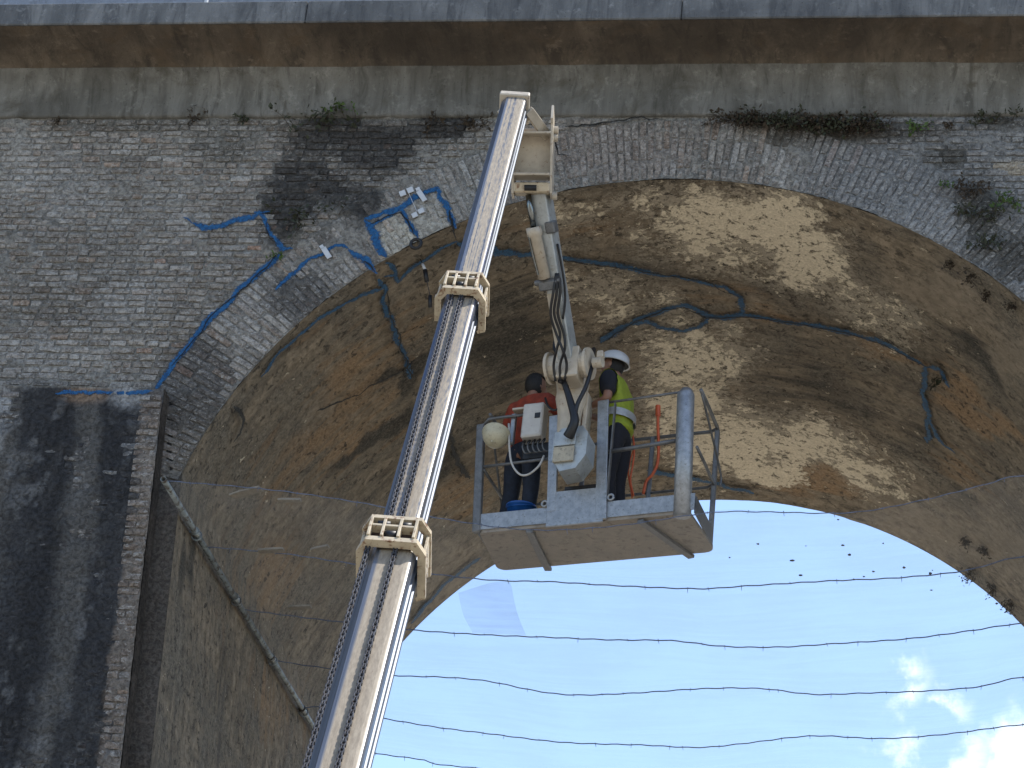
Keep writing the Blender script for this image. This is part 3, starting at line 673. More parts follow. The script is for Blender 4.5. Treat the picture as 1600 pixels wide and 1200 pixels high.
CR = [([(945, 527), (985, 501), (1040, 479), (1072, 475), (1105, 491), (1160, 490), (1260, 504), (1350, 523), (1420, 553), (1455, 570)], .026, 'barrel'), ([(850, 398), (940, 410), (1030, 425), (1100, 436), (1158, 460)], .02, 'barrel'),
      ([(600, 450), (610, 495), (641, 588)], .018, 'barrel'), ([(362, 630), (374, 655), (371, 675), (360, 690)], .05, 'barrel'), ([(490, 640), (560, 610), (625, 575), (645, 555)], .03, 'barrel'), ([(695, 660), (705, 690), (712, 720), (730, 745)], .08, 'barrel')]
for pts, w, wh in CR: line_on(pts, wh, w, 'dark_crack', barrel, 'crack', .044)
for pts, w in (([(578, 353), (606, 341), (628, 332), (640, 350), (650, 372)], .016), ([(700, 332), (712, 362), (716, 376)], .03), ([(880, 201), (905, 199), (950, 192), (1000, 188), (1030, 190)], .022), ([(415, 350), (420, 366), (436, 384)], .015), ([(440, 398), (330, 501), (270, 576)], .014),
               ([(575, 408), (588, 428)], .02), ([(225, 616), (195, 621)], .03), ([(868, 215), (872, 245), (892, 248)], .018)): line_on(pts, 'face', w, 'dark_crack', spandrel, 'crack', .036)
line_on([(262, 606), (263, 650), (264, 700), (270, 735)], 'face', .07, 'dark_crack', spandrel, 'crack', .012)
# pale bricks laid bare inside the sprayed box are bricks of the ring; survey tags on it
def plate(px, py, L, Wd, ang, label, nm='survey_tag'):
    c = onY(px, py, -.045); a = math.radians(ang); ex = np.array([math.cos(a), 0, math.sin(a)]); ez = np.array([-math.sin(a), 0, math.cos(a)])
    mb = MB(); mb.box(c, ex*L/2, (0, .006, 0), ez*Wd/2); mb.box(c+np.array([0, .012, 0]), ex*L*.2, (0, .012, 0), ez*Wd*.2); o = mb.build(nm, 'tag_white'); tag(o, label, 'tag', 'white tags glued to the brickwork'); return o
plate(629, 302, .066, .066, 25, 'small square white tag at the upper left corner of the sprayed blue box')
plate(641, 297, .066, .066, 25, 'small square white tag second from the left on top of the blue box')
plate(653, 295.5, .045, .04, 25, 'smallest white tag just above the long white tag on the blue box')
plate(659, 306, .150, .055, -55, 'long white tag slanting across the top of the sprayed blue box')
plate(648, 336, .060, .058, 28, 'small white tag inside the blue box, left one of the lower pair')
plate(658, 329.5, .064, .058, 28, 'small white tag inside the blue box, right one of the lower pair')
plate(510, 395, .150, .055, -55, 'long white tag on the blue line left of the blue box')
plate(503, 386, .05, .04, -55, 'tiny white tag above the long tag left of the blue box')
mb = MB(); c = onY(645, 318, -.04); mb.tube([onY(638, 300, -.042), onY(645, 316, -.05), onY(652, 331, -.042)], .0028, 6); tag(mb.build('tag_wire', 'tag_white'), 'thin white wire joining the tags inside the blue box', 'wire')
gz = onY(650, 381, -.10); mb = MB()
ringp = [gz+np.array([.055*math.cos(a), 0, .055*math.sin(a)]) for a in np.linspace(0, 2*math.pi, 21)]
mb.tube(ringp, .018, 8, False); mb.tube([gz+np.array([0, 0, .05]), gz+np.array([0, .06, .06]), gz+np.array([0, .10, .06])], .010, 6); tag(mb.build('cable_ring', 'black_rubber', None, True), 'black ring hooked on the arch edge below the blue box', 'ring')
s0 = onY(660, 412, .25); sens = thing('hanging_sensor', 'small dark instrument with a white cap hanging from its wire under the arch', 'sensor', s0)
s1 = onY(664, 422, .25); s2 = onY(667, 440, .25); s3 = onY(672, 462, .25); s4 = onY(672, 480, .25)
top = onCyl(657, 405); MB().tube([top, s0], .004, 6).build('wire', 'hose_rubber', sens); MB().tube([s0, s1], [.014, .018], 8).build('cap', 'tag_white', sens, True); MB().tube([s1, s2], .024, 8).build('body', 'black_rubber', sens, True)
MB().tube([s2, s3], .004, 6).build('wire', 'hose_rubber', sens); MB().tube([s3, s4], .02, 8).build('body', 'black_rubber', sens, True)

# ------------------------------------------------------------------ plants on the masonry
def plant(c, normal, size, n, mat, label, name='wall_plant', droop=.4, leaf=.05, stretch=(1, 1, 1), group=None):
    c = np.asarray(c, float); normal = nrm(normal); root = thing(name, label, 'plant', c, group); r = np.random.default_rng(R_.randint(0, 99999)); fol = MB(); st = MB()
    side = nrm(np.cross(normal, (0, 0, 1.0)) if abs(normal[2]) < .9 else (1., 0, 0)); up = np.cross(side, normal)
    for k in range(max(4, n//9)):
        d = nrm(normal*(.5+r.random())+side*r.normal(0, .8)*stretch[0]+up*r.normal(.1, .7)*stretch[2]); o = c+(side*r.normal(0, .32)*stretch[0]+up*r.normal(0, .2)*stretch[2])*size; ln = size*(.5+.6*r.random())
        P = [o-normal*.02+d*ln*t+np.array([0, 0, -droop*ln*t*t]) for t in np.linspace(0, 1, 5)]; st.tube(P, [.004, .002], 4)
        for j in range(9):
            t = .15+.85*r.random(); q = o+d*ln*t+np.array([0, 0, -droop*ln*t*t])+r.normal(0, .10*size, 3)*np.array([1, .7, 1]); a = nrm(r.normal(0, 1, 3)); b_ = nrm(np.cross(a, r.normal(0, 1, 3))); l = leaf*(.5+r.random()); w = l*(.35+.3*r.random())
            fol.add([q, q+a*l*.5+b_*w*.5, q+a*l, q+a*l*.5-b_*w*.5], [(0, 1, 2, 3)])
    fol.build('foliage', mat, root, False, 'stuff', fix=False); st.build('stems', 'leaf_brown', root, False, 'stuff'); return root
F_ = (0, -1, .15)
cl = lambda px, py, y=-.03: onY(px, py, y)
plant(cl(500, 195), F_, .36, 110, 'leaf_dark', 'leafy dark tuft under the cornice above the sooty brick patch', leaf=.06, stretch=(1.6, 1, 1))
plant(cl(535, 175, -.08), F_, .20, 60, 'leaf_green', 'small green tuft on the cornice foot right of the dark leafy tuft', leaf=.05)
plant(cl(306, 187), F_, .16, 60, 'leaf_brown', 'small dark dry tuft under the cornice at upper left, beside a paler one', leaf=.04)
plant(cl(380, 188), F_, .12, 45, 'leaf_dark', 'small thin green weed under the cornice, second from the left', leaf=.04)
plant(cl(90, 190), F_, .10, 36, 'leaf_brown', 'tiny dark weed under the cornice nearest the left edge', leaf=.035)
plant(cl(675, 193), F_, .16, 60, 'leaf_brown', 'dark dry tuft under the cornice left of the boom tip', leaf=.045)
plant(cl(738, 196), F_, .22, 90, 'leaf_brown', 'brown bush under the cornice touching the boom in the view', leaf=.05, stretch=(1.6, 1, .8))
plant(cl(470, 345), F_, .34, 120, 'leaf_dark', 'ivy-like dark patch on the sooty wall above the blue line', leaf=.055, stretch=(1.2, 1, 1.1))
plant(cl(432, 399, -.05), F_, .10, 40, 'leaf_green', 'tiny bright green weed at the bend of the blue line', leaf=.04)
for i, px in enumerate((1165, 1215, 1265, 1310, 1352)):
    plant(cl(px, 190+i*2), F_, .26, 420, 'leaf_dark' if i % 2 else 'leaf_brown', 'clump of dark moss under the cornice over the arch crown, '+('leftmost', 'second', 'middle', 'fourth', 'rightmost')[i]+' of the row', 'moss_clump', leaf=.045, stretch=(1.9, 1, .75), group='moss row under the cornice right of centre')
plant(cl(1434, 203), F_, .17, 80, 'leaf_green', 'bright green fern under the cornice right of the moss row', leaf=.05)
plant(cl(1482, 198), F_, .10, 40, 'leaf_brown', 'small brown weed right of the bright green fern', leaf=.04)
plant(cl(1550, 186), F_, .20, 90, 'leaf_dark', 'dark tuft under the cornice at the upper right corner', leaf=.045, stretch=(2.0, 1, .7))
plant(cl(1522, 300), F_, .24, 110, 'leaf_brown', 'brown withered bush on the right spandrel', leaf=.05)
plant(cl(1524, 335), F_, .24, 110, 'leaf_dark', 'dark leaf clump standing in for a dark recess below the brown withered bush at right', leaf=.05, stretch=(1.3, 1, .7))  # leaf clump added for the dark of a recess in the wall
plant(cl(1578, 318), F_, .22, 90, 'leaf_green', 'green bush at the right edge beside the dark leaf clump', leaf=.05)
plant(cl(1545, 385), F_, .22, 80, 'leaf_dark', 'dark green weed low on the right spandrel above the arch edge', leaf=.05)
plant(cl(1478, 288), F_, .10, 36, 'leaf_green', 'little yellow green weed on the grey slurry of the ring', leaf=.035)
for (px, py, s_, lab) in ((1488, 412, .10, 'small dark nest of weed on the barrel edge, upper one of two'), (1521, 427, .13, 'dark nest of weed on the barrel edge, lower one of two'), (1545, 460, .07, 'tiny dark weed speck on the smooth barrel right of the nests'),
                          (1583, 478, .09, 'dark weed nest on the barrel at the far right edge of the view')):
    q = onCyl(px, py); plant(q, (-q[0], -1, -q[2]), s_, 70, 'leaf_brown', lab, leaf=.035)
for (px, py, s_, lab) in ((1522, 893, .30, 'largest brown tuft hanging at the far rim of the arch beside a rope end'), (1553, 917, .20, 'brown tuft at the far rim next below the largest one'), (1580, 940, .22, 'lowest brown tuft at the far rim near the right edge'), (1512, 845, .14, 'small dark tuft on the barrel above the far rim'), (1540, 860, .14, 'small dark tuft on the barrel right of its twin above the far rim')):
    q = onCyl(px, py); plant(q, (-q[0], .4, -q[2]), s_*.7, 120, 'leaf_brown', lab, leaf=.035, droop=.1)
for (px, py, lab) in ((1468, 592, 'green creeper in the loop of the blue crack at right'), (860, 330, 'x')):
    if lab != 'x':
        q = onCyl(px, py); plant(q, (-q[0], -1, -q[2]), .12, 70, 'leaf_dark', lab, leaf=.05)

# ------------------------------------------------------------------ debris net, its ropes and the scaffold tube that carries it
NET_Y = [-0.66, 0.92, 2.42, 3.82, 5.32, 6.85]
ROPE_PX = [[(268, 752), (420, 765), (560, 785), (700, 812), (830, 828), (960, 822), (1110, 801), (1200, 800), (1330, 801), (1440, 782), (1540, 757), (1600, 743)],
           [(345, 856), (450, 866), (560, 882), (750, 905), (860, 909), (960, 915), (1090, 920), (1160, 916), (1290, 908), (1400, 903), (1500, 893), (1560, 878), (1600, 870)],
           [(500, 968), (640, 984), (760, 992), (860, 996), (960, 1000), (1050, 1001), (1130, 1010), (1220, 1011), (1300, 1006), (1420, 998), (1520, 985), (1600, 974)],
           [(480, 1040), (610, 1055), (690, 1058), (760, 1064), (840, 1080), (900, 1086), (990, 1083), (1100, 1076), (1190, 1076), (1270, 1085), (1350, 1083), (1440, 1080), (1530, 1073), (1600, 1058)],
           [(500, 1105), (590, 1121), (680, 1136), (760, 1146), (880, 1160), (1000, 1164), (1090, 1168), (1160, 1162), (1240, 1152), (1290, 1150), (1380, 1154), (1480, 1147), (1600, 1132)],
           [(480, 1155), (580, 1176), (660, 1187), (720, 1198)]]
def rope_curve(i):
    P = [onY(x, y, NET_Y[i]) for x, y in ROPE_PX[i]]; xs_ = [p[0] for p in P]; zs_ = [p[2] for p in P]
    if i == 5: xs_ += [0.0, 3.6]; zs_ += [zs_[-1]-.08, zs_[-1]+.05]
    xl, xr = -4.69, 4.70
    if xs_[0] > xl+.2: xs_ = [xl]+xs_; zs_ = [1.06]+zs_
    if xs_[-1] < xr-.2: xs_ += [xr]; zs_ += [zs_[-1]+.10]
    P = catmull([np.array([a, NET_Y[i], b_]) for a, b_ in zip(xs_, zs_)], 6); P = np.array(P); X = np.linspace(xl, xr, 140)
    return X, np.interp(X, P[:, 0], P[:, 2])
curves = [rope_curve(i) for i in range(6)]
net = thing('debris_net', 'fine grey debris net stretched across the arch opening on dark ropes', 'net', (0, 3.7, 1.1))
NX = curves[0][0]; rows = []; ny = 0
for i in range(5):
    for k in range(6):
        t = k/6; z = curves[i][1]*(1-t)+curves[i+1][1]*t-.10*math.sin(math.pi*t)+.02*np.sin(NX*2.1+i+k); rows.append(np.stack([NX, np.full_like(NX, NET_Y[i]*(1-t)+NET_Y[i+1]*t), z], -1))
rows.append(np.stack([NX, np.full_like(NX, NET_Y[5]), curves[5][1]], -1)); NV = np.array(rows)
grid_mesh('mesh_sheet', NV.reshape(-1, 3), len(rows), len(NX), 'fine_net', net, True)
def net_z(x, y):
    yy = NV[:, 0, 1]; j = int(np.clip(np.searchsorted(yy, y)-1, 0, len(yy)-2)); t = (y-yy[j])/(yy[j+1]-yy[j])
    return float(np.interp(x, NX, NV[j, :, 2])*(1-t)+np.interp(x, NX, NV[j+1, :, 2])*t)
def on_net(px, py, lift=0.0):
    z = .9
    for _ in range(14):
        q = onZ(px, py, z); z = net_z(q[0], min(max(q[1], -.66), 6.84))+lift
    return onZ(px, py, z)
for i in range(6):
    X, Zc = curves[i]; o = MB().tube([np.array([x, NET_Y[i], z+.004*math.sin(x*23+i)]) for x, z in zip(X, Zc)], .0062 if i else .005, 6).build('rope', 'rope', net, True)
    t_ = MB()
    for x in np.arange(-4.6+.1*i, 4.6, .42):
        x += R_.uniform(-.17, .17); z = float(np.interp(x, X, Zc)); t_.tube([(x, NET_Y[i], z+.014), (x+R_.uniform(-.01, .02), NET_Y[i], z-R_.uniform(.01, .05))], [.004, .002], 5)
    t_.build('rope_ties', 'rope', o, False, 'stuff')
Q = [on_net(a, b_, -.012) for a, b_ in ((716, 926), (796, 906), (822, 992), (738, 988))]
pv = np.array([(Q[0]*(1-u)+Q[1]*u)*(1-v)+(Q[3]*(1-u)+Q[2]*u)*v for u in np.linspace(0, 1, 8) for v in np.linspace(0, 1, 8)]); pv[:, 2] = [net_z(a, b_)-.015 for a, b_ in pv[:, :2]]
grid_mesh('net_patch', pv, 8, 8, 'fine_net_double', net, True)
for i, (px, py, s_, w_) in enumerate(((385, 771, .17, 'pale long plaster flake lying on the net nearest the tube end'), (452, 783, .11, 'pale plaster flake on the net under the left haunch, second from the tube end'), (423, 861, .13, 'pale plaster flake on the second bay of the net beside the rope'), (500, 858, .10, 'grey plaster flake on the net left of the lower boom collar'), (468, 950, .12, 'pale plaster flake on the third bay of the net'))):
    q = on_net(px, py, .012); mb = MB(); a = R_.uniform(-.4, .4); mb.prism([(-s_, -.30*s_), (-.2*s_, -.38*s_*R_.uniform(.7, 1.2)), (s_, -.25*s_), (s_*R_.uniform(.8, 1.05), .28*s_), (.1*s_, .36*s_*R_.uniform(.7, 1.2)), (-s_*R_.uniform(.7, 1), .30*s_)], q, (math.cos(a), math.sin(a), .1), (-math.sin(a), math.cos(a), 0), Z_, .02)
    tag(mb.build('plaster_flake', 'plaster_flake'), w_, 'plaster flake', 'plaster flakes lying on the net')
def stone(c, s, label):
    r = np.random.default_rng(R_.randint(0, 9999)); bm = bmesh.new(); bmesh.ops.create_icosphere(bm, subdivisions=2, radius=1.0)
    f = r.normal(0, 1, (3, 3))
    for v in bm.verts:
        k = 1+.18*math.sin(v.co.x*3+f[0, 0]*3)+.15*math.sin(v.co.y*4+f[1, 1]*3)+.1*r.normal()
        v.co = Vector((v.co.x*k*s*1.25, v.co.y*k*s, v.co.z*k*s*.7))+Vector(c)
    me = bpy.data.meshes.new('stone'); bm.to_mesh(me); bm.free(); tag(link(me, 'stone', 'stone_dark'), label, 'stone', 'stones lying on the net')
ST = [(1310, 812, .022, 'small stone on the net highest up against the sky'), (1184, 850, .026, 'stone on the net second from the basket'), (1259, 853, .014, 'tiny stone on the net left of a clear pair'), (1317, 852, .030, 'dark stone on the net, upper one of the clear pair'), (1380, 849, .020, 'small stone on the net close under the rim of the arch'),
      (1140, 871, .020, 'stone on the net nearest to the basket'), (1238, 876, .036, 'largest dark stone on the net right of the basket'), (1327, 867, .034, 'dark stone on the net, lower one of the clear pair'), (1251, 899, .034, 'dark stone on the net just above the rope below the largest stone'), (1365, 893, .026, 'stone on the net above the rope, left of a flat one'),
      (1413, 887, .032, 'flat stone on the net between two ropes near the right rim'), (1350, 901, .022, 'stone touching the rope, right one of the two on the rope'), (1334, 905, .020, 'stone touching the rope, left one of the two on the rope'), (1454, 896, .036, 'big stone on the rope near the tuft at the far rim'), (1457, 891, .016, 'tiny stone above the big stone on the rope'), (1455, 922, .022, 'lone stone below the rope near the right rim'),
      (597, 1101, .024, 'stone on the net close beside the lower boom, upper one'), (597, 1117, .022, 'stone on the net close beside the lower boom, lower one')]
for px, py, s_, lab in ST: stone(on_net(px, py, .012), s_*.40, lab)

pA = onX(255, 748, -4.68); zt = pA[2]; pB = onX(480, 1120, -4.68); pC = pA+(pB-pA)*1.28
sct = thing('scaffold_tube', 'long scaffold tube along the left wall of the arch with its open end towards us', 'tube', pA)
D_ = nrm(pC-pA); prof = [(.018, .03), (.024, .0), (.0245, 0), (.0245, .02)]
MB().lathe([(.024, .10), (.024, 0), (.031, 0), (.031, np.linalg.norm(pC-pA))], pA, D_, 18).build('tube', 'tube_steel', sct, True)
MB().lathe([(.001, .10), (.025, .10)], pA, D_, 18).build('tube_bore', 'roller_black', sct)
for px, py in ((305, 832), (366, 935), (425, 1030), (474, 1111)):
    q = onZ(px, py, zt); q = pA+D_*((q-pA)@D_); mb = MB(); mb.lathe([(.031, -.03), (.046, -.03), (.046, .03), (.031, .03)], q, D_, 16)
    cp = mb.build('coupler', 'tube_steel', sct); sd = nrm(np.cross(D_, Z_)); sd = sd if sd[0] < 0 else -sd
    MB().tube([q, q+sd*.16], .012, 8).build('anchor_bolt', 'tube_steel', cp)
    e = q-sd*.02-Z_*.03; MB().tube([e+(-sd*math.cos(a)+Z_*math.sin(a))*.052-Z_*.01 for a in np.linspace(0, 2*math.pi, 17)], .008, 6, False).build('eye_ring', 'tube_steel', cp, True)

# ------------------------------------------------------------------ the boom lift
W1, W2, W3, HR_ = .335, .275, .245, 1.05
HEAD = atD(804, 151, 25.0); LOW = atD(519, 1200, 15.4)              # on the top flat of the boom
BD = nrm(HEAD-LOW); BN = nrm(Z_-BD*(Z_@BD)); BS = np.cross(BD, BN)
HEAD = HEAD-BN*W3*HR_/2; LOW = LOW-BN*W1*HR_/2
BD = nrm(HEAD-LOW); BN = nrm(Z_-BD*(Z_@BD)); BS = np.cross(BD, BN); LEN = np.linalg.norm(HEAD-LOW)
def t_at(py):
    lo, hi = 0.0, LEN
    for _ in range(50):
        mid = (lo+hi)/2
        if proj(LOW+BD*mid+BN*.16)[1] > py: lo = mid
        else: hi = mid
    return lo
T1, T2 = t_at(858), t_at(458); TB = -(LOW[2]-(GROUND+2.6))/BD[2]
lift = thing('boom_lift', 'telescopic boom lift reaching up to the arch with a work basket on a jib', 'boom lift', (LOW+BD*TB)*np.array([1, 1, 0])+np.array([0, 0, GROUND]))
def boom_section(name, t0, t1, w, h, mat, off=0.0):
    """box section, corners rounded, a rib rolled into each side; uv: x round the girth, y along in metres"""
    c = .15*w; cl_ = .20*w; k = w/2; hh = h/2; pr = []
    def rc(cx, cy, a0, a1, n=5): return [(cx+c*math.cos(math.radians(a)), cy+c*math.sin(math.radians(a))) for a in np.linspace(a0, a1, n)]
    pr += [(-k+cl_, hh)]+[(x, hh) for x in np.linspace(-k+cl_, k-c, 7)[1:-1]]+rc(k-c, hh-c, 90, 0)
    pr += [(k, .22*h), (k-.014, .20*h), (k-.014, .04*h), (k, .02*h), (k, -.15*h), (k+.012, -.17*h), (k+.012, -.28*h), (k, -.30*h)]+rc(k-c, -hh+c, 0, -90)
    pr += rc(-k+c, -hh+c, -90, -180)+[(-k, -.30*h), (-k-.012, -.28*h), (-k-.012, -.17*h), (-k, -.15*h), (-k, .02*h), (-k+.014, .04*h), (-k+.014, .20*h), (-k, .22*h), (-k, hh-cl_), (-k+.02*w, hh-.93*cl_), (-k+.93*cl_, hh-.02*w)]
    pr = pr+[pr[0]]; g_ = np.r_[0, np.cumsum(np.hypot(*np.diff(np.array(pr), axis=0).T))]; g_ /= g_[-1]; m_ = len(pr); ts = np.linspace(t0, t1, 30); vs = []; uvs = []
    for t in ts:
        for j, (a, b_) in enumerate(pr): vs.append(LOW+BD*t+BS*a+BN*(b_+off)); uvs.append((g_[j], t))
    fs = [(i*m_+j, i*m_+j+1, (i+1)*m_+j+1, (i+1)*m_+j) for i in range(len(ts)-1) for j in range(m_-1)]
    mb = MB(); mb.add(vs, fs); mb.add([vs[(len(ts)-1)*m_+j] for j in range(m_-1)], [tuple(range(m_-1))]); uvs += [(0, 0)]*(m_-1)
    return mb.build(name, mat, lift, False, None, uvs)
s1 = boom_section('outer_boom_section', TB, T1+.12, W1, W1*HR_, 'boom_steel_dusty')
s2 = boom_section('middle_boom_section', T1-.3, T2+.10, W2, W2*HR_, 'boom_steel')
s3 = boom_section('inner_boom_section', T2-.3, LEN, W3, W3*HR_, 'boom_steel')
def chain(t0, t1, a, w, base, pitch, parent):
    mb = MB(); n = int((t1-t0)/pitch)
    for i in range(n):
        t = t0+i*pitch; o = LOW+BD*(t+pitch/2)+BS*a+BN*(base+.016)
        for sgn in (-1, 1):
            mb.box(o+BS*sgn*w*(.42 if i % 2 else .25), BS*.0045, BD*pitch*.62, BN*.013)
        mb.box(o-BD*pitch/2, BS*w*.55, BD*.006, BN*.006)
    return mb.build('lift_chain', 'chain_steel', lift, False, 'stuff')
chain(TB, T1+.05, -.47*W1, .031, W1*HR_/2+.004, .036, s1); chain(TB, T1+.05, .10*W1, .031, W1*HR_/2+.004, .036, s1)
chain(T1+.2, T2+.05, -.26*W2, .034, W2*HR_/2+.002, .036, s2); chain(T1+.2, T2+.05, .04*W2, .034, W2*HR_/2+.002, .036, s2)
def collar(t, wi, label):
    """head collar of a boom section: arch of plates with guide rollers in its windows"""
    w, h = wi, wi*HR_; k = w/2; top = h/2; o = LOW+BD*t; P = lambda a, b_, c: o+BS*a+BN*b_+BD*c
    m0 = MB()
    # front and back frames: a bent band over top and both sides
    band_o = [(-k-.075, -.30*h), (-k-.075, top-.02), (-k-.01, top+.085), (k+.01, top+.085), (k+.075, top-.02), (k+.075, -.55*h), (k+.015, -.62*h)]
    band_i = [(-k-.018, -.30*h), (-k-.018, top-.03), (-k+.03, top+.025), (k-.03, top+.025), (k+.018, top-.03), (k+.018, -.50*h), (k+.005, -.55*h)]
    for c0, d in ((-.055, .05), (.235, .04)):
        n = len(band_o)
        for i in range(n-1): m0.prism([band_o[i], band_o[i+1], band_i[i+1], band_i[i]], P(0, 0, c0), BS, BN, BD, d)
    body = m0.build('collar', 'cream_paint_rusty', lift)
    m1 = MB()
    for a in (-k+.0, -.22*w, .12*w, .44*w): m1.box(P(a, top+.055, .115), BS*.010, BN*.042, BD*.12)
    m1.box(P(.0, top+.055, .14), BS*(k-.01), BN*.036, BD*.012)
    m1.build('divider', 'cream_paint_rusty', body)
    for a, c in ((-.05*w, .07), (-.24*w, .19), (.20*w, .19)):
        MB().tube([P(a-.13*w, top+.05, c), P(a+.13*w, top+.05, c)], .034, 12).build('guide_roller', 'roller_black', body, True)
    MB().box(P(0, top+.022, .11), BS*(k-.01), BN*.006, BD*.14).build('wear_pad', 'rust_dark', body)
    for s_ in (-1, 1):
        m2 = MB(); m2.box(P(s_*(k+.055), .06*h, .09), BS*.010, BN*.36*h, BD*.14); ck = m2.build('cheek_plate', 'cream_paint_rusty', body)
        for bb in (.18, -.05, -.28): MB().tube([P(s_*(k+.06), bb*h+.05, .03), P(s_*(k+.08), bb*h+.05, .03)], .018, 8).build('bolt', 'cream_paint', ck)
    return body
collar(T1, W1, ''); collar(T2, W2, '')

# boom tip: cap, cheek plates and the bracket that hangs forward of it
HT = LOW+BD*LEN; P = lambda a, b_, c: HT+BS*a+BN*b_+BD*c
mb = MB(); mb.box(P(0, 0, .03), BS*(W3/2+.025), BN*(W3*HR_/2+.03), BD*.045); mb.box(P(0, -.03, .085), BS*(W3/2+.012), BN*(W3*HR_/2-.02), BD*.012); tip = mb.build('boom_tip_cap', 'cream_paint', lift)
FWD = nrm(np.array([BD[0], BD[1], 0])); 
bt0 = onY(834, 200, HEAD[1]+.34); bt1 = onY(832, 306, HEAD[1]+.60); ax = nrm(bt1-bt0); sx = nrm(BS-ax*(BS@ax)); fx = np.cross(sx, ax); fx = fx if fx[1] > 0 else -fx; HLn = np.linalg.norm(bt1-bt0)
mb = MB()
for s_ in (-1, 1):
    pts = [(0, -.16), (HLn, -.15), (HLn+.03, .0), (HLn*.85, .16), (HLn*.25, .20), (-.10, .12), (-.22, -.06), (-.06, -.20)]
    mb.prism(pts, bt0+sx*(s_*.19-.011), ax, fx, sx, .022)
brk = mb.build('jib_bracket', 'cream_paint', lift)
mb = MB(); mb.box(bt0+ax*.36*HLn+fx*-.02, sx*.178, ax*.34*HLn, fx*.010); mb.build('web_plate', 'cream_paint', brk)
for f_, dp in ((.12, .11), (.74, .15)):
    MB().box(bt0+ax*f_*HLn+fx*(-.08), sx*.178, ax*.012, fx*dp).build('stiffener', 'cream_paint', brk)
MB().box(bt0+ax*.92*HLn+fx*-.06, sx*.178, ax*.075*HLn, fx*.11).build('pivot_block', 'cream_paint_rusty', brk)
MB().tube([bt0+ax*.93*HLn-fx*.175-sx*.07, bt0+ax*.93*HLn-fx*.175+sx*.05], .03, 10).build('pivot_hole', 'roller_black', brk)
for f_ in (.03, .15, 1.0): MB().tube([bt0+ax*f_*HLn+sx*.19, bt0+ax*f_*HLn+sx*.245], .038, 12).build('pin', 'cream_paint', brk)
mb = MB(); q0 = P(W3/2+.02, 0, -.02); mb.bar(q0, bt0+sx*.15+ax*.1, .05, .10, BN); mb.bar(P(-W3/2-.0, 0, -.02), bt0-sx*.15+ax*.1, .05, .10, BN); mb.build('tip_link', 'cream_paint', lift)

# jib
J0 = onY(846, 300, HEAD[1]+.62); J1 = onY(890, 572, .10); jd = nrm(J1-J0); js = nrm(np.cross(jd, Z_)); js = js if js[0] > 0 else -js; jn = np.cross(js, jd); jn = jn if jn[1] < 0 else -jn; JL = np.linalg.norm(J1-J0)
JP = lambda t, a=0, b_=0: J0+jd*t*JL+js*a+jn*b_
mb = MB(); mb.box(JP(.5), js*.075, jd*JL/2, jn*.105); jib = mb.build('jib', 'steel_box', lift)
MB().box(JP(.5, -.082), js*.006, jd*JL*.47, jn*.08).build('jib_side_plate', 'cream_paint', jib)
c0 = JP(.0, -.085, .15); c1 = JP(.20, -.085, .15); c2 = JP(.48, -.06, .14)
MB().tube([c0, c1], .030, 12).build('cylinder_rod', 'cylinder_rod', lift, True)
mb = MB(); mb.lathe([(.035, -.03), (.078, -.03), (.078, .05), (.062, .07), (.060, np.linalg.norm(c2-c1)), (.0, np.linalg.norm(c2-c1)+.01)], c1, c2-c1, 18); hc = mb.build('hydraulic_cylinder', 'cream_paint', lift, True)
MB().tube([JP(.22, -.13, .20), JP(.32, -.12, .205), JP(.45, -.10, .20)], .012, 8).build('oil_pipe', 'cylinder_rod', hc)
mb = MB(); mb.box(JP(.52, -.03, .11), js*.10, jd*.05, jn*.06); mb.tube([JP(.50, -.17, .13), JP(.50, .10, .13)], .03, 10); mb.build('cylinder_foot', 'galvanised_dull', jib)
MB().box(JP(.20, .07, .06), js*.05, jd*.06, jn*.06).build('valve_block', 'galvanised_dull', jib)
MB().box(JP(.73, -.02, .109), js*.055, jd*JL*.16, jn*.006).build('cover_plate', 'cream_paint', jib)
for k, (a, b_) in enumerate(((.04, .13), (.075, .12), (.01, .15))):
    pts = [JP(.46, .06+a*.3, .12), JP(.56, .02+a, b_+.05), JP(.68, a-.04, b_+.06), JP(.80, a-.02, b_+.04), JP(.88, a+.05*k-.06, b_+.10), JP(.97, .07*k-.09, .2), JP(1.06, .05*k-.09, .22)]
    MB().tube(pts, .014, 8, True, 5).build('hose', 'hose_rubber', lift, True)
MB().tube([JP(.30, .09, .02), JP(.5, .105, .05), JP(.62, .10, .09), JP(.72, .06, .13)], .012, 8, True, 5).build('hose', 'hose_rubber', lift, True)

# basket frame of reference: BX along its front, BY into its depth
FLOOR = 1.25
bA, bB = onZ(740, 834, FLOOR), onZ(1086, 801, FLOOR); BX = nrm(bB-bA); BYP = np.array([-BX[1], BX[0], 0]); BY = nrm(BYP-BX*.13); BW = np.linalg.norm(bB-bA); BDp = .90
K = lambda x, y, z: bA+BX*x+BY*y+Z_*z
def bx_of(px, py, y=0.0):
    """distance along the basket's front, and height, of a sight line meeting the plane y inside the basket"""
    o = bA+BY*y; d = ray(px, py); t = ((o-CAM)@BYP)/(d@BYP); q = CAM+d*t-o; return q@BX, q[2]
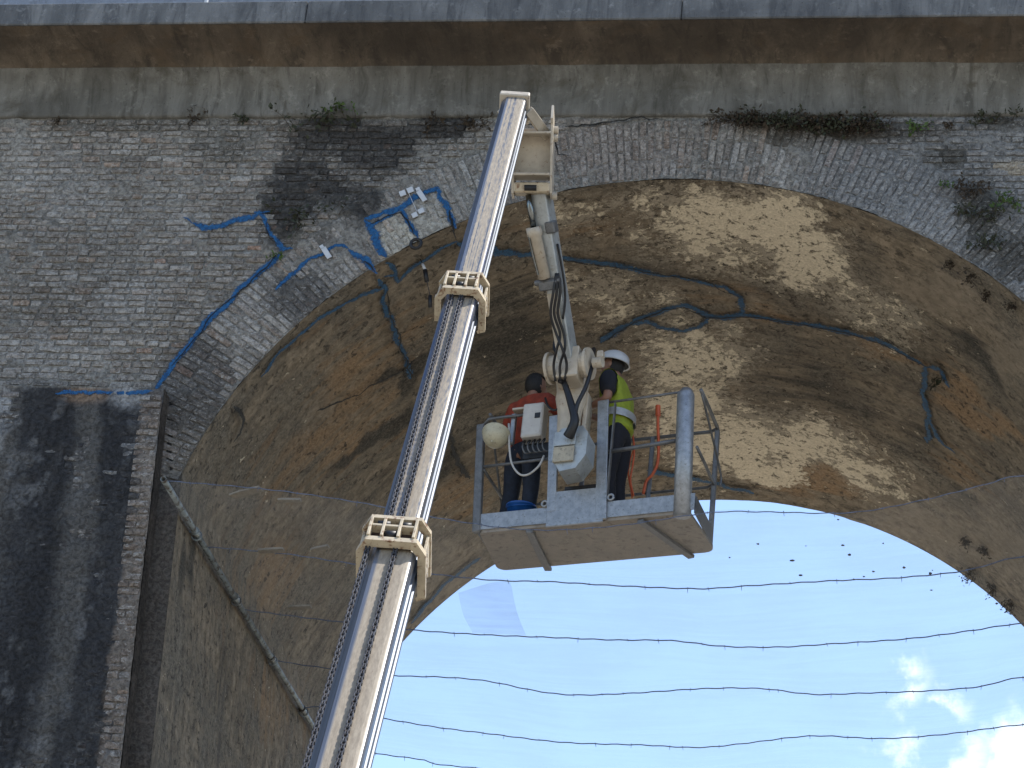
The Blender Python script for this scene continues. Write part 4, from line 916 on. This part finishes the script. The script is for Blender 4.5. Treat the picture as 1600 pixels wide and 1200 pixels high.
# swivel head on the jib's end
k0 = JP(1.0); kx = nrm(BX); mb = MB(); mb.tube([k0-kx*.20, k0+kx*.20], .13, 18); mb.box(k0-Z_*.02, kx*.13, BY*.14, Z_*.17); swv = mb.build('swivel_head', 'cream_paint', lift)
for s_ in (-1, 1):
    mb = MB(); mb.lathe([(0, 0), (.165, 0), (.165, .03), (0, .03)], k0+kx*(s_*.21-.015), kx, 20); mb.build('swivel_flange', 'cream_paint', swv)
mb = MB(); fb = k0+kx*.33; mb.tube([fb-kx*.07, fb+kx*.03], .055, 14); mb.box(fb+kx*.0+Z_*.08, kx*.035, BY*.04, Z_*.04); mb.build('swivel_motor', 'cream_paint', swv)
cx0, cz0 = bx_of(895, 640, -.22); colc = K(cx0, -.22, cz0)
mb = MB(); tpx, tpz = bx_of(893, 598, -.15); mb.lathe([(.0, .26), (.15, .26), (.17, .20), (.155, .08), (.16, .0), (.125, -.16), (.11, -.42), (.0, -.42)], K(tpx, -.10, tpz-.18), Z_, 18); col_ = mb.build('swivel_column', 'cream_paint', lift)
mb = MB(); a_, z_ = bx_of(897, 655, -.03); mb.box(K(a_-.13, -.0, z_), BX*.022, BY*.09, Z_*.26); mb.box(K(a_+.13, -.0, z_), BX*.022, BY*.09, Z_*.26); mb.build('mount_cheek', 'cream_paint', lift)
# steel gear box in front
x0, z0 = bx_of(862, 742, -.30); x1, z1 = bx_of(922, 668, -.30); xm = (x0+x1)/2; wx_ = (x1-x0)/2; hz_ = (z1-z0)
gb_o = K(x0, -.36, z0); poly = [(.10, 0), (2*wx_-.10, .02), (2*wx_, .16), (2*wx_-.0, hz_-.08), (2*wx_-.06, hz_), (.08, hz_-.01), (.0, hz_-.10), (0, .14)]
mb = MB(); mb.prism(poly, gb_o, BX, Z_, BY, .30); gbx = mb.build('gear_housing', 'steel_box', lift)
MB().box(K(x0+wx_*.72, -.375, z0+hz_*.72), BX*wx_*.62, BY*.012, Z_*hz_*.16).build('label_plate', 'steel_box', gbx)
MB().box(K(x0+wx_*.72, -.378, z0+hz_*.36), BX*wx_*.60, BY*.014, Z_*hz_*.17).build('warning_plate', 'steel_box_tan', gbx)
# thick hose bundle coming down to it
def PB(px, py, y): a, z = bx_of(px, py, y); return K(a, y, z)
MB().tube([JP(1.06, -.05, .22), PB(882, 600, -.42), PB(892, 630, -.44), PB(898, 655, -.46), PB(893, 672, -.45), PB(888, 682, -.42)], [.022, .03, .038, .045, .05, .055], 10, True, 5).build('hose_bundle', 'hose_rubber', lift, True)
MB().tube([PB(928, 545, -.2), PB(924, 575, -.36), PB(915, 605, -.42), PB(902, 632, -.45), PB(898, 655, -.46)], .022, 8, True, 5).build('hose', 'hose_rubber', lift, True)
MB().tube([PB(870, 520, -.3), PB(866, 545, -.36), PB(880, 556, -.40), PB(893, 548, -.36), PB(892, 522, -.3)], .015, 8, True, 5).build('hose', 'hose_rubber', lift, True)
MB().tube([PB(878, 548, -.4), PB(876, 575, -.42), PB(886, 605, -.44), PB(895, 630, -.45)], .016, 8, True, 5).build('hose', 'hose_rubber', lift, True)

# basket: tray with everything that is welded or bolted to it below it
mb = MB()
r_ = .10; out = []
for cx_, cy_, a0 in ((BW-r_, BDp-r_, 0), (r_, BDp-r_, 90), (r_, r_*.4, 180), (BW-r_, r_*.4, 270)):
    rr_ = r_ if cy_ > .3 else r_*.4
    out += [(cx_+(rr_)*math.cos(math.radians(a0+a)), cy_+rr_*math.sin(math.radians(a0+a))) for a in (0, 22, 45, 67, 90)]
mb.prism(out, K(0, 0, 0), BX, BY, Z_, .035)
bas = mb.build('basket', 'tray_steel', lift)
def rail(name, pts, r=.017, mat='galvanised_dull', sm=0): return MB().tube(pts, r, 10, True, sm).build(name, mat, bas, True)
def px2(px, py, y=0.0): a, z = bx_of(px, py, y); return K(a, y, z)
for xx in (.30*BW, .80*BW): MB().bar(K(xx-.10, .02, -.02), K(xx+.22 if xx > 1 else xx-.16, BDp+.03, -.02), .075, .036).build('under_bar', 'galvanised_dull', bas)
# kick plates
def kick(x0, x1, y, mat='galvanised'):
    MB().box(K((x0+x1)/2, y, .12), BX*(x1-x0)/2, BY*.008, Z_*.088).build('kick_plate', mat, bas)
xl1 = bx_of(858, 800)[0]; xr0 = bx_of(944, 790)[0]
kick(.02, xl1, -.006); kick(xr0, BW-.01, -.006); kick(.05, BW-.05, BDp-.02, 'galvanised_dull')
for xx in (.02, BW-.02): MB().box(K(xx, BDp/2, .12), BX*.008, BY*(BDp/2-.06), Z_*.088).build('kick_plate', 'galvanised_dull', bas)
mb = MB(); mb.box(K((xl1+xr0)/2, -.03, .17), BX*((xr0-xl1)/2+.01), BY*.012, Z_*.19); mb.build('mount_plate', 'galvanised', bas)
MB().box(K((xl1+xr0)/2+.05, .02, .40), BX*.20, BY*.03, Z_*.02).build('foot_valve', 'black_rubber', bas)
for xx in (xl1-.05, xr0+.07):
    MB().tube([K(xx+.03*math.cos(a), -.025, .245+.03*math.sin(a)) for a in np.linspace(0, 2*math.pi, 15)], .012, 6, False).build('lug', 'galvanised', bas, True)
# uprights
def flat_post(px0, py0, px1, py1, wpx, y=-.02, mat='galvanised', dp=.03):
    a0, z0_ = bx_of(px0, py0, y); a1, z1_ = bx_of(px1, py1, y); mb = MB(); mb.bar(K(a0, y, z0_), K(a1, y, z1_), dp, wpx, up=BX); return mb.build('upright', mat, bas)
flat_post(939, 812, 943, 626, .115, -.03); MB().box(px2(954, 716, -.012), BX*.006, BY*.03, Z_*.62).build('upright_flange', 'galvanised_dull', bas)
flat_post(862, 800, 866, 650, .10, -.03)
flat_post(745, 832, 752, 664, .085, 0.0, 'galvanised_dull', .06)
fp = MB(); p0, p1 = px2(1066, 806, 0.0), px2(1072, 612, 0.0); 
MB().tube([p0, p0*.5+p1*.5, p1-Z_*.04, p1+BY*.03+Z_*.0], [.088, .088, .088, .07], 16, True, 0).build('upright', 'galvanised', bas, True)
HR = bx_of(1072, 612)[1]; HM = HR*.53
def corner_rail(h, r=.017):
    return [K(.03, .0, h), K(.03, BDp*.5, h), K(.04, BDp-.08, h), K(.12, BDp-.02, h), K(BW*.5, BDp-.02, h), K(BW-.12, BDp-.02, h), K(BW-.04, BDp-.08, h), K(BW-.03, BDp*.4, h), K(BW-.03, .0, h)]
rail('top_rail', corner_rail(HR), .019); rail('mid_rail', corner_rail(HM), .016)
rail('top_rail', [px2(756, 664), px2(764, 655), px2(785, 652), px2(822, 648)], .016); rail('top_rail', [px2(942, 630), px2(1000, 622), px2(1062, 613)], .013)
rail('mid_rail', [px2(752, 730), px2(862, 716)], .016); rail('mid_rail', [px2(945, 707), px2(1060, 688)], .022)
for yy, nm, w_ in ((BDp-.03, 'upright', .05), ):
    for xx in (.04, BW*.36, BW*.68, BW-.05): MB().bar(K(xx, yy, .03), K(xx, yy, HR), .045, w_ if xx < BW-.2 else .11).build(nm, 'galvanised_dull', bas)
rail('side_brace', [K(BW-.03, .05, HR-.02), K(BW+.0, BDp*.5, HR*.8), K(BW+.02, BDp-.05, HR*.62), K(BW+.02, BDp-.03, HM)], .012, 'galvanised_dull', 4)
rail('side_brace', [K(.03, .1, HR*.95), K(-.03, BDp*.5, HR*.85), K(-.02, BDp-.1, HM)], .012, 'galvanised_dull', 4)
rail('side_brace', [K(.06, BDp-.1, .05), K(.10, BDp*.6, HM)], .012)
# control cabinet
x0, z0 = bx_of(813, 684, -.05); x1, z1 = bx_of(851, 628, -.05)
cab = MB(); cab.box(K((x0+x1)/2, .03, (z0+z1)/2), BX*(x1-x0)/2, BY*.09, Z_*(z1-z0)/2); cb = cab.build('control_cabinet', 'white_plastic', bas)
MB().box(K(x0+(x1-x0)*.74, -.064, z0+(z1-z0)*.60), BX*.030, BY*.006, Z_*.030).build('lock', 'roller_black', cb)
MB().box(K((x0+x1)/2, -.061, (z0+z1)/2), BX*((x1-x0)/2-.02), BY*.003, Z_*((z1-z0)/2-.02)).build('cabinet_door', 'white_plastic', cb)
MB().box(K((x0+x1)/2-.06, .05, z1-.01), BX*.20, BY*.05, Z_*.012).build('cabinet_hood', 'cream_paint', cb)
for k in range(5):
    xx = x0+.03+k*.055; MB().tube([K(xx, .02, z0-.01), K(xx, -.02, z0-.05)], .016, 8).build('cable_gland', 'black_rubber', cb); MB().tube([K(xx, -.02, z0-.05), K(xx+.01, -.06, z0-.12), K(xx+.04, -.05, z0-.18), K(xx+.08, .0, z0-.16)], .009, 6, True, 4).build('cable', 'galvanised_dull', cb, True)
MB().box(K((x0+x1)/2+.10, .06, z0-.13), BX*.20, BY*.04, Z_*.09).build('valve_bank', 'roller_black', cb)
MB().box(K(x0-.13, .05, (z0+z1)/2-.03), BX*.025, BY*.03, Z_*.17).build('cabinet_bracket', 'galvanised', cb)
MB().tube([px2(795, 662, -.06), px2(796, 700, -.08), px2(800, 725, -.09), px2(812, 741, -.10), px2(826, 741, -.10), px2(842, 728, -.08), px2(850, 712, -.05)], .011, 8, True, 5).build('cable', 'white_plastic', bas, True)
MB().tube([px2(852, 622, -.1), px2(856, 634, -.14), px2(866, 641, -.16), px2(876, 636, -.16)], .012, 8, True, 5).build('cable', 'hose_rubber', bas, True)
# chassis on the ground, below the picture
base = (LOW+BD*TB); gx0, gy0 = base[0], base[1]
mb = MB(); mb.box((gx0, gy0-.6, GROUND+.85), (1.05, 0, 0), (0, 2.6, 0), (0, 0, .16)); ch = mb.build('chassis', 'cream_paint', lift)
mb = MB(); mb.lathe([(0, 1.0), (.75, 1.0), (.75, 1.18), (.5, 1.25), (.5, 1.6), (0, 1.6)], (gx0, gy0-.2, GROUND), Z_, 24); mb.build('turntable', 'cream_paint', lift)
mb = MB(); mb.bar((gx0, gy0-.2, GROUND+1.5), base+BD*.4, .5, .45, BN); mb.build('boom_foot', 'cream_paint', lift)
for sx_ in (-1, 1):
    for sy_ in (-2.3, 1.1):
        c = np.array([gx0+sx_*1.12, gy0+sy_, GROUND+.46]); wl_ = MB().lathe([(.16, -.14), (.42, -.14), (.46, -.09), (.46, .09), (.42, .14), (.16, .14)], c, X_, 24).build('wheel', 'tyre', lift, True)
        MB().lathe([(0, -.1), (.2, -.1), (.25, -.13), (.25, .13), (.2, .1), (0, .1)], c, X_, 20).build('rim', 'cream_paint', wl_, True)

# ------------------------------------------------------------------ loose things in the basket
hh = thing('spare_hard_hat', 'cream hard hat hanging on the left corner of the basket', 'hard hat', px2(774, 690, -.10))
c = px2(774, 688, -.10); axh = nrm(np.array([.05, -.45, -.25])+0)
dn = nrm(-.75*Z_-.35*BY*1)
MB().lathe([(.0, .135), (.05, .128), (.10, .10), (.128, .055), (.138, .0), (.150, -.012), (.150, -.02), (.134, -.015), (.12, .05), (.0, .115)], c+Z_*.06, dn, 24).build('shell', 'helmet_cream', hh, True)
MB().tube([c+Z_*.06+dn*.136+Z_*.001-BX*.0+BY*(-.10)*t for t in (-.5, .5)], .01, 6).build('ridge', 'helmet_cream', hh)
MB().tube([c+Z_*.07-BX*.08, c+Z_*.13, c+Z_*.07+BX*.08], .006, 6, True, 5).build('strap', 'hose_rubber', hh)
bk = thing('blue_bucket', 'blue plastic bucket standing behind the kick plate of the basket', 'bucket', K(.50, .22, .035))
bxx, _ = bx_of(814, 800, .20)
MB().lathe([(0, 0), (.11, 0), (.15, .30), (.16, .30), (.16, .315), (.148, .315), (.108, .012), (0, .012)], K(bxx, .20, .036), Z_, 24).build('pail', 'blue_plastic', bk, True)
MB().tube([K(bxx+.16*math.cos(a), .20, .036+.31+.0+.14*math.sin(a)*0-.05*abs(math.sin(a))) + BY*-.165*math.sin(a) for a in np.linspace(0, math.pi, 15)], .005, 6).build('handle', 'blue_plastic', bk)
lh = thing('safety_lanyard', 'orange lanyard hanging bent from the rear top rail of the basket', 'lanyard', px2(1028, 640, BDp-.06))
MB().tube([px2(1028, 642, .80), px2(1028, 665, .80), px2(1029, 700, .80), px2(1027, 725, .80), px2(1019, 742, .80), px2(1010, 752, .80), px2(1005, 772, .80)], .016, 8, True, 6).build('strap', 'orange_hose', lh, True)
MB().tube([px2(1028, 634, .80), px2(1028, 650, .80)], .027, 8).build('hook', 'orange_hose', lh)
lj = thing('orange_rope', 'slack orange safety line running down behind the worker in the vest', 'rope', px2(988, 640, .5))
MB().tube([px2(984, 622, .52), px2(986, 660, .55), px2(991, 700, .56), px2(989, 725, .56), px2(985, 750, .56), px2(990, 775, .56)], .010, 8, True, 6).build('line', 'orange_hose', lj, True)
MB().tube([px2(991, 700, .56), px2(984, 722, .56), px2(982, 742, .56), px2(988, 778, .56)], .008, 8, True, 6).build('line', 'orange_hose', lj, True)

# ------------------------------------------------------------------ the two workers
def skin_mesh(verts, edges, rad, root=0, sub=2):
    me = bpy.data.meshes.new('tmp'); me.from_pydata([tuple(map(float, v)) for v in verts], edges, []); o = bpy.data.objects.new('tmp', me); COL.objects.link(o)
    md = o.modifiers.new('skin', 'SKIN'); md.use_smooth_shade = True; md.branch_smoothing = .4
    for i, r in enumerate(rad):
        s = me.skin_vertices[0].data[i]; r = r if hasattr(r, '__len__') else (r, r); s.radius = r; s.use_root = (i == root)
    ss = o.modifiers.new('sub', 'SUBSURF'); ss.levels = sub; ss.render_levels = sub
    bpy.context.view_layer.update(); dg = bpy.context.evaluated_depsgraph_get(); ev = o.evaluated_get(dg); me2 = bpy.data.meshes.new_from_object(ev, depsgraph=dg)
    bpy.data.objects.remove(o); bpy.data.meshes.remove(me); V = [tuple(v.co) for v in me2.vertices]; F = [tuple(p.vertices) for p in me2.polygons]; bpy.data.meshes.remove(me2); return V, F
def ellip(mb, c, M, nu=20, nv=14, fn=None, top=None):
    """ellipsoid patch: M = 3x3 of half-axes as rows (side, front, up)"""
    vs = []; fs = []; lo, hi = top or (-math.pi/2, math.pi/2)
    for j in range(nv+1):
        ph = lo+(hi-lo)*j/nv
        for i in range(nu):
            th = 2*math.pi*i/nu; d = np.array([math.cos(ph)*math.sin(th), math.cos(ph)*math.cos(th), math.sin(ph)]); k = fn(d) if fn else 1.0; vs.append(np.asarray(c)+(d*k)@M)
    for j in range(nv):
        for i in range(nu): fs.append((j*nu+i, j*nu+(i+1) % nu, (j+1)*nu+(i+1) % nu, (j+1)*nu+i))
    mb.add(vs, fs)
def person(name, label, foot, face, H, J, head_dir, clothes):
    """foot: world point between the feet; face: heading; J: joints in the person's own frame (right, front, up), metres for a 1.75 m body"""
    f = nrm(np.array([math.sin(face), math.cos(face), 0])); rt = np.array([f[1], -f[0], 0]); k = H/1.75; o = np.asarray(foot, float); L = lambda p: o+(rt*p[0]+f*p[1]+Z_*p[2])*k
    root = thing(name, label, 'person', o)
    names = list(J); V = [L(J[n]) for n in names]; ix = {n: i for i, n in enumerate(names)}
    E0 = [('pelvis', 'waist'), ('waist', 'chest'), ('chest', 'neck'), ('neck', 'skull')]
    Rd = dict(pelvis=(.140, .100), waist=(.120, .090), chest=(.130, .092), neck=(.055, .058), skull=(.060, .07))
    for s in 'lr':
        E0 += [('chest', 'sh'+s), ('sh'+s, 'el'+s), ('el'+s, 'wr'+s), ('wr'+s, 'pa'+s), ('pelvis', 'hip'+s), ('hip'+s, 'kn'+s), ('kn'+s, 'an'+s), ('an'+s, 'toe'+s)]
        Rd.update({'sh'+s: .056, 'el'+s: .044, 'wr'+s: .028, 'pa'+s: (.038, .02), 'hip'+s: .092, 'kn'+s: .060, 'an'+s: .040, 'toe'+s: .035})
    rad = [tuple(k*a for a in (Rd[n] if hasattr(Rd[n], '__len__') else (Rd[n], Rd[n]))) for n in names]; E = [(ix[a], ix[b_]) for a, b_ in E0]
    bV, bF = skin_mesh(V, E, rad, ix['pelvis']); mb = MB(); mb.add(bV, bF)
    # fingers: four of different length and a thumb leaving the side of the palm
    for s in 'lr':
        w0 = L(J['wr'+s]); p0 = L(J['pa'+s]); d = nrm(p0-w0); sd = nrm(np.cross(d, Z_)+1e-6); up_ = np.cross(sd, d); sg = -1 if s == 'l' else 1
        for q, ln in enumerate((.068, .078, .072, .055)):
            b0 = p0+sd*(q-1.5)*.019*k; mb.tube([b0-d*.02, b0+d*ln*.45*k-up_*.004, b0+d*ln*.8*k-up_*.022*k, b0+d*ln*k*.9-up_*.04*k], [.0095*k, .009*k, .008*k, .006*k], 7)
        b0 = w0+(p0-w0)*.55; mb.tube([b0, b0-sd*sg*.035*k+d*.02*k, b0-sd*sg*.045*k+d*.05*k-up_*.01], [.012*k, .011*k, .008*k], 7)
    # head with brow, nose, mouth, chin and ears
    hd = nrm(rt*head_dir[0]+f*head_dir[1]+Z_*head_dir[2]); hs = nrm(np.cross(hd, Z_)); hu = np.cross(hs, hd); hc_ = L(J['skull'])+hu*.035*k+hd*.012; M = np.stack([hs*.076, hd*.096, hu*.118])*k
    def fn(d):
        v = 1.0
        if d[1] > 0: v += .16*math.exp(-((d[0]/.16)**2+((d[2]+.10)/.20)**2)) - .06*math.exp(-(((abs(d[0])-.36)/.18)**2+((d[2]-.10)/.13)**2)) + .05*math.exp(-((d[0]/.3)**2+((d[2]+.75)/.16)**2)) + .03*math.exp(-((d[0]/.25)**2+((d[2]+.46)/.07)**2))
        return v-(.10 if d[2] < -.35 else 0)*abs(d[0])
    ellip(mb, hc_, M, 28, 20, fn)
    for s_ in (-1, 1): ellip(mb, hc_+hs*s_*.077*k-hu*.01, np.stack([hs*.010, hd*.020, hu*.032])*k, 10, 8)
    body = mb.build('body', 'skin', root, True)
    for s_ in (-1, 1):
        e = MB(); ellip(e, hc_+hs*s_*.031*k+hd*.083*k+hu*.012*k, np.stack([hs*.012, hd*.008, hu*.007])*k, 10, 8); e.build('eye', 'eye_dark', root, True)
    def cloth(nm, mat, js, edges, rads, parent=root, rt_=None):
        V2 = [L(p) for p in js]; v, f_ = skin_mesh(V2, edges, [tuple(k*a for a in (r if hasattr(r, '__len__') else (r, r))) for r in rads], 0); m_ = MB(); m_.add(v, f_); return m_.build(nm, mat, parent, True)
    lerp = lambda a, b_, t: tuple(np.array(J[a])*(1-t)+np.array(J[b_])*t)
    tr = [J['pelvis'], lerp('pelvis', 'waist', .75)]+[J['hipr'], J['knr'], lerp('knr', 'anr', .92), J['hipl'], J['knl'], lerp('knl', 'anl', .92)]
    cloth('trousers', clothes['trousers'], tr, [(0, 1), (0, 2), (2, 3), (3, 4), (0, 5), (5, 6), (6, 7)], [(.175, .132), (.160, .122), .108, .078, .064, .108, .078, .064])
    slv = clothes.get('sleeve', .95)
    sh = [J['waist'], lerp('pelvis', 'waist', -.15), J['chest'], lerp('chest', 'neck', .72), J['shr'], lerp('shr', 'elr', slv), J['shl'], lerp('shl', 'ell', slv)]
    ed = [(0, 1), (0, 2), (2, 3), (2, 4), (4, 5), (2, 6), (6, 7)]; rd = [(.165, .130), (.176, .138), (.196, .142), (.105, .092), .092, .072, .092, .072]
    if clothes.get('long'):
        for s in 'rl': sh += [J['el'+s], lerp('el'+s, 'wr'+s, .9)]; 
        ed += [(5, 8), (8, 9), (7, 10), (10, 11)]; rd += [.062, .046, .062, .046]
    shirt = cloth('shirt', clothes['shirt'], sh, ed, rd)
    if clothes.get('vest'):
        sm_ = shirt.data; vm_ = MB(); ids = {}; co = [np.array(v.co) for v in sm_.vertices]; no = [np.array(v.normal) for v in sm_.vertices]
        for pl in sm_.polygons:
            c_ = np.mean([co[i] for i in pl.vertices], axis=0)-o
            if abs(c_@rt) < .205*k:
                q_ = []
                for i in pl.vertices:
                    if i not in ids: ids[i] = vm_.add([co[i]+no[i]*.012], [])
                    q_.append(ids[i])
                vm_.f.append(tuple(q_))
        vs_ = vm_.build('vest', 'vest_yellow', root, True, fix=False)
        w_ = L(lerp('pelvis', 'waist', .85)); st_ = MB(); prof_ = []
        for zz in (-.035, -.012, .012, .035): prof_.append([w_+Z_*zz*k+(rt*.166*math.cos(a)+f*.134*math.sin(a))*k*1.12 for a in np.linspace(0, 2*math.pi, 28)[:-1]])
        n_ = 27; st_.add([q for r in prof_ for q in r], [(j*n_+i, j*n_+(i+1) % n_, (j+1)*n_+(i+1) % n_, (j+1)*n_+i) for j in range(3) for i in range(n_)]); st_.build('reflective_band', 'reflective_strip', vs_, True)
    for s in 'lr':
        a, t = L(J['an'+s]), L(J['toe'+s]); m_ = MB(); m_.tube([a+Z_*.06, a-Z_*.01, a*.6+t*.4-Z_*.02, t+(t-a)*.15-Z_*.01], [.055*k, .058*k, .052*k, .036*k], 12, True, 3); m_.build('boot', 'boot_leather', root, True)
    if clothes.get('helmet'):
        m_ = MB(); Mh = np.stack([hs*.118, hd*.142, hu*.120])*k; tilt = hc_+hu*.035*k
        ellip(m_, tilt, Mh, 28, 9, lambda d: 1+.035*math.exp(-(d[0]/.13)**2)*(d[2] > .2), (0.0, math.pi/2))
        ring_o = [tilt+(hs*.135*math.sin(a)+hd*(.155+.035*max(0, math.cos(a)))*math.cos(a))*k-hu*.012*k for a in np.linspace(0, 2*math.pi, 29)[:-1]]; ring_i = [tilt+(hs*.117*math.sin(a)+hd*.141*math.cos(a))*k for a in np.linspace(0, 2*math.pi, 29)[:-1]]; ring_b = [q-hu*.010*k for q in ring_i]
        m_.add(ring_i+ring_o+ring_b, [(i, (i+1) % 28, 28+(i+1) % 28, 28+i) for i in range(28)]+[(28+i, 28+(i+1) % 28, 56+(i+1) % 28, 56+i) for i in range(28)]); m_.build('hard_hat', 'helmet_white', root, True)
        hm = MB(); ellip(hm, hc_-hd*.012*k, np.stack([hs*.081, hd*.094, hu*.112])*k, 20, 8, None, (-.55, .4)); 
        # hair at the nape only
        keep = MB(); vs2 = [np.array(v) for v in hm.v]; keep.v = hm.v; keep.n = hm.n; keep.f = [q for q in hm.f if all((vs2[i]-hc_)@hd < .01*k for i in q)]; keep.build('hair', 'hair_black', root, True)
    else:
        hm = MB(); ellip(hm, hc_+hu*.012*k-hd*.006*k, np.stack([hs*.090, hd*.110, hu*.124])*k, 26, 16, lambda d: 1+.03*math.sin(d[0]*23+d[2]*17)*math.sin(d[1]*19), (-.95, math.pi/2)); vs2 = [np.array(v) for v in hm.v]
        keep = MB(); keep.v = hm.v; keep.n = hm.n; keep.f = [q for q in hm.f if all(((vs2[i]-hc_)@hd < .025*k or (vs2[i]-hc_)@hu > .068*k) for i in q)]; keep.build('hair', 'hair_black', root, True)
    return root
def joints(lean=(0, 0), armr=None, arml=None, stance=.11):
    lx, ly = lean
    J = dict(pelvis=(0, 0, .95), waist=(lx*.3, ly*.3, 1.10), chest=(lx*.75, ly*.75, 1.30), neck=(lx, ly, 1.50), skull=(lx*1.1, ly*1.15+.02, 1.58))
    for s, q in (('r', 1), ('l', -1)):
        J['sh'+s] = (q*.190+lx*.9, ly*.9, 1.43); a = armr if q == 1 else arml
        J['el'+s], J['wr'+s], J['pa'+s] = a or ((q*.25+lx, ly+.03, 1.14), (q*.22+lx, ly+.17, .95), (q*.21+lx, ly+.23, .88))
        J['hip'+s] = (q*.095, 0, .90); J['kn'+s] = (q*stance, .03, .50); J['an'+s] = (q*(stance+.02), -.03, .09); J['toe'+s] = (q*(stance+.04), .12, .045)
    return J
fx1, _ = bx_of(812, 760, .34); P1 = K(fx1, .34, .038)
yaw1 = math.atan2(-BX[1], BX[0])
person('person', 'bare-headed person in red shirt and dark jeans at the left of the basket', P1, math.radians(28), 1.98,
       joints((.0, .05), armr=((.30, .24, 1.27), (.26, .42, 1.36), (.25, .50, 1.38)), arml=((-.31, .12, 1.20), (-.33, .34, 1.16), (-.33, .41, 1.15))), (.42, .9, .05), dict(trousers='jeans', shirt='red_shirt', long=True, sleeve=.95))
fx2, _ = bx_of(961, 760, .36); P2 = K(fx2, .34, .038)
person('person', 'person in white hard hat and yellow vest at the right of the basket', P2, math.radians(-76), 2.06,
       joints((.0, .08), armr=((.27, .14, 1.18), (.16, .36, 1.24), (.13, .44, 1.26)), arml=((-.27, .02, 1.15), (-.17, .27, 1.12), (-.13, .35, 1.13))), (-.05, .95, .16), dict(trousers='black_cloth', shirt='black_cloth', vest=True, helmet=True, sleeve=.85))

# ------------------------------------------------------------------ a few clouds in the sky
tc = wnode('ShaderNodeTexCoord'); nz = wnode('ShaderNodeTexNoise'); nz.inputs['Scale'].default_value = 9.0; nz.inputs['Detail'].default_value = 8.0; nz.inputs['Roughness'].default_value = .6
wl.new(tc.outputs['Generated'], nz.inputs['Vector'])
nz2 = wnode('ShaderNodeTexNoise'); nz2.inputs['Scale'].default_value = 38.0; nz2.inputs['Detail'].default_value = 7.0; nz2.inputs['Roughness'].default_value = .62; wl.new(tc.outputs['Generated'], nz2.inputs['Vector'])
def wmath(op, a, b=0.0, clamp=False):
    n = wnode('ShaderNodeMath', operation=op, use_clamp=clamp)
    for i, v in enumerate((a, b)):
        if isinstance(v, bpy.types.NodeSocket): wl.new(v, n.inputs[i])
        else: n.inputs[i].default_value = v
    return n.outputs[0]
wv = wnode('ShaderNodeVectorMath', operation='MULTIPLY_ADD'); wl.new(nz2.outputs['Color'], wv.inputs[0]); wv.inputs[1].default_value = (.05, .05, .05); 
wv0 = wnode('ShaderNodeVectorMath', operation='SUBTRACT'); wl.new(tc.outputs['Generated'], wv0.inputs[0]); wv0.inputs[1].default_value = (.025, .025, .025); wl.new(wv0.outputs[0], wv.inputs[2])
acc = None
CL = [(ray(1415, 1062), .011), (ray(1478, 1105), .010), (ray(1500, 1200), .017), (ray(1590, 1195), .022)]
CL += [(np.array([math.sin(a)*math.cos(e), math.cos(a)*math.cos(e), math.sin(e)]), s) for a, e, s in ((.5, .22, .10), (1.3, .35, .12), (2.3, .3, .14), (3.3, .4, .12), (4.2, .25, .13), (5.2, .3, .10), (1.9, .7, .1), (3.9, .8, .12), (2.8, .15, .13))]
for d, s in CL:
    d = nrm(d); vm = wnode('ShaderNodeVectorMath', operation='DISTANCE'); wl.new(wv.outputs[0], vm.inputs[0]); vm.inputs[1].default_value = tuple(d)
    v = wmath('SUBTRACT', 1.0, wmath('DIVIDE', vm.outputs['Value'], s)); acc = v if acc is None else wmath('MAXIMUM', acc, v)
acc = wmath('MAXIMUM', acc, -1.2)
den = wmath('ADD', acc, wmath('ADD', wmath('MULTIPLY', wmath('SUBTRACT', nz.outputs[0], .5), 1.6), wmath('MULTIPLY', wmath('SUBTRACT', nz2.outputs[0], .5), 3.2)))
mr = wnode('ShaderNodeMapRange'); mr.interpolation_type = 'SMOOTHSTEP'; mr.inputs['From Min'].default_value = -.35; mr.inputs['From Max'].default_value = 1.6; wl.new(den, mr.inputs['Value'])
mx = wnode('ShaderNodeMix', data_type='RGBA'); wl.new(wmath('MULTIPLY', mr.outputs[0], .85), mx.inputs['Factor']); wl.new(sky.outputs[0], mx.inputs['A']); mx.inputs['B'].default_value = (6.6, 6.9, 7.0, 1)
wl.new(mx.outputs['Result'], w_bg.inputs['Color'])
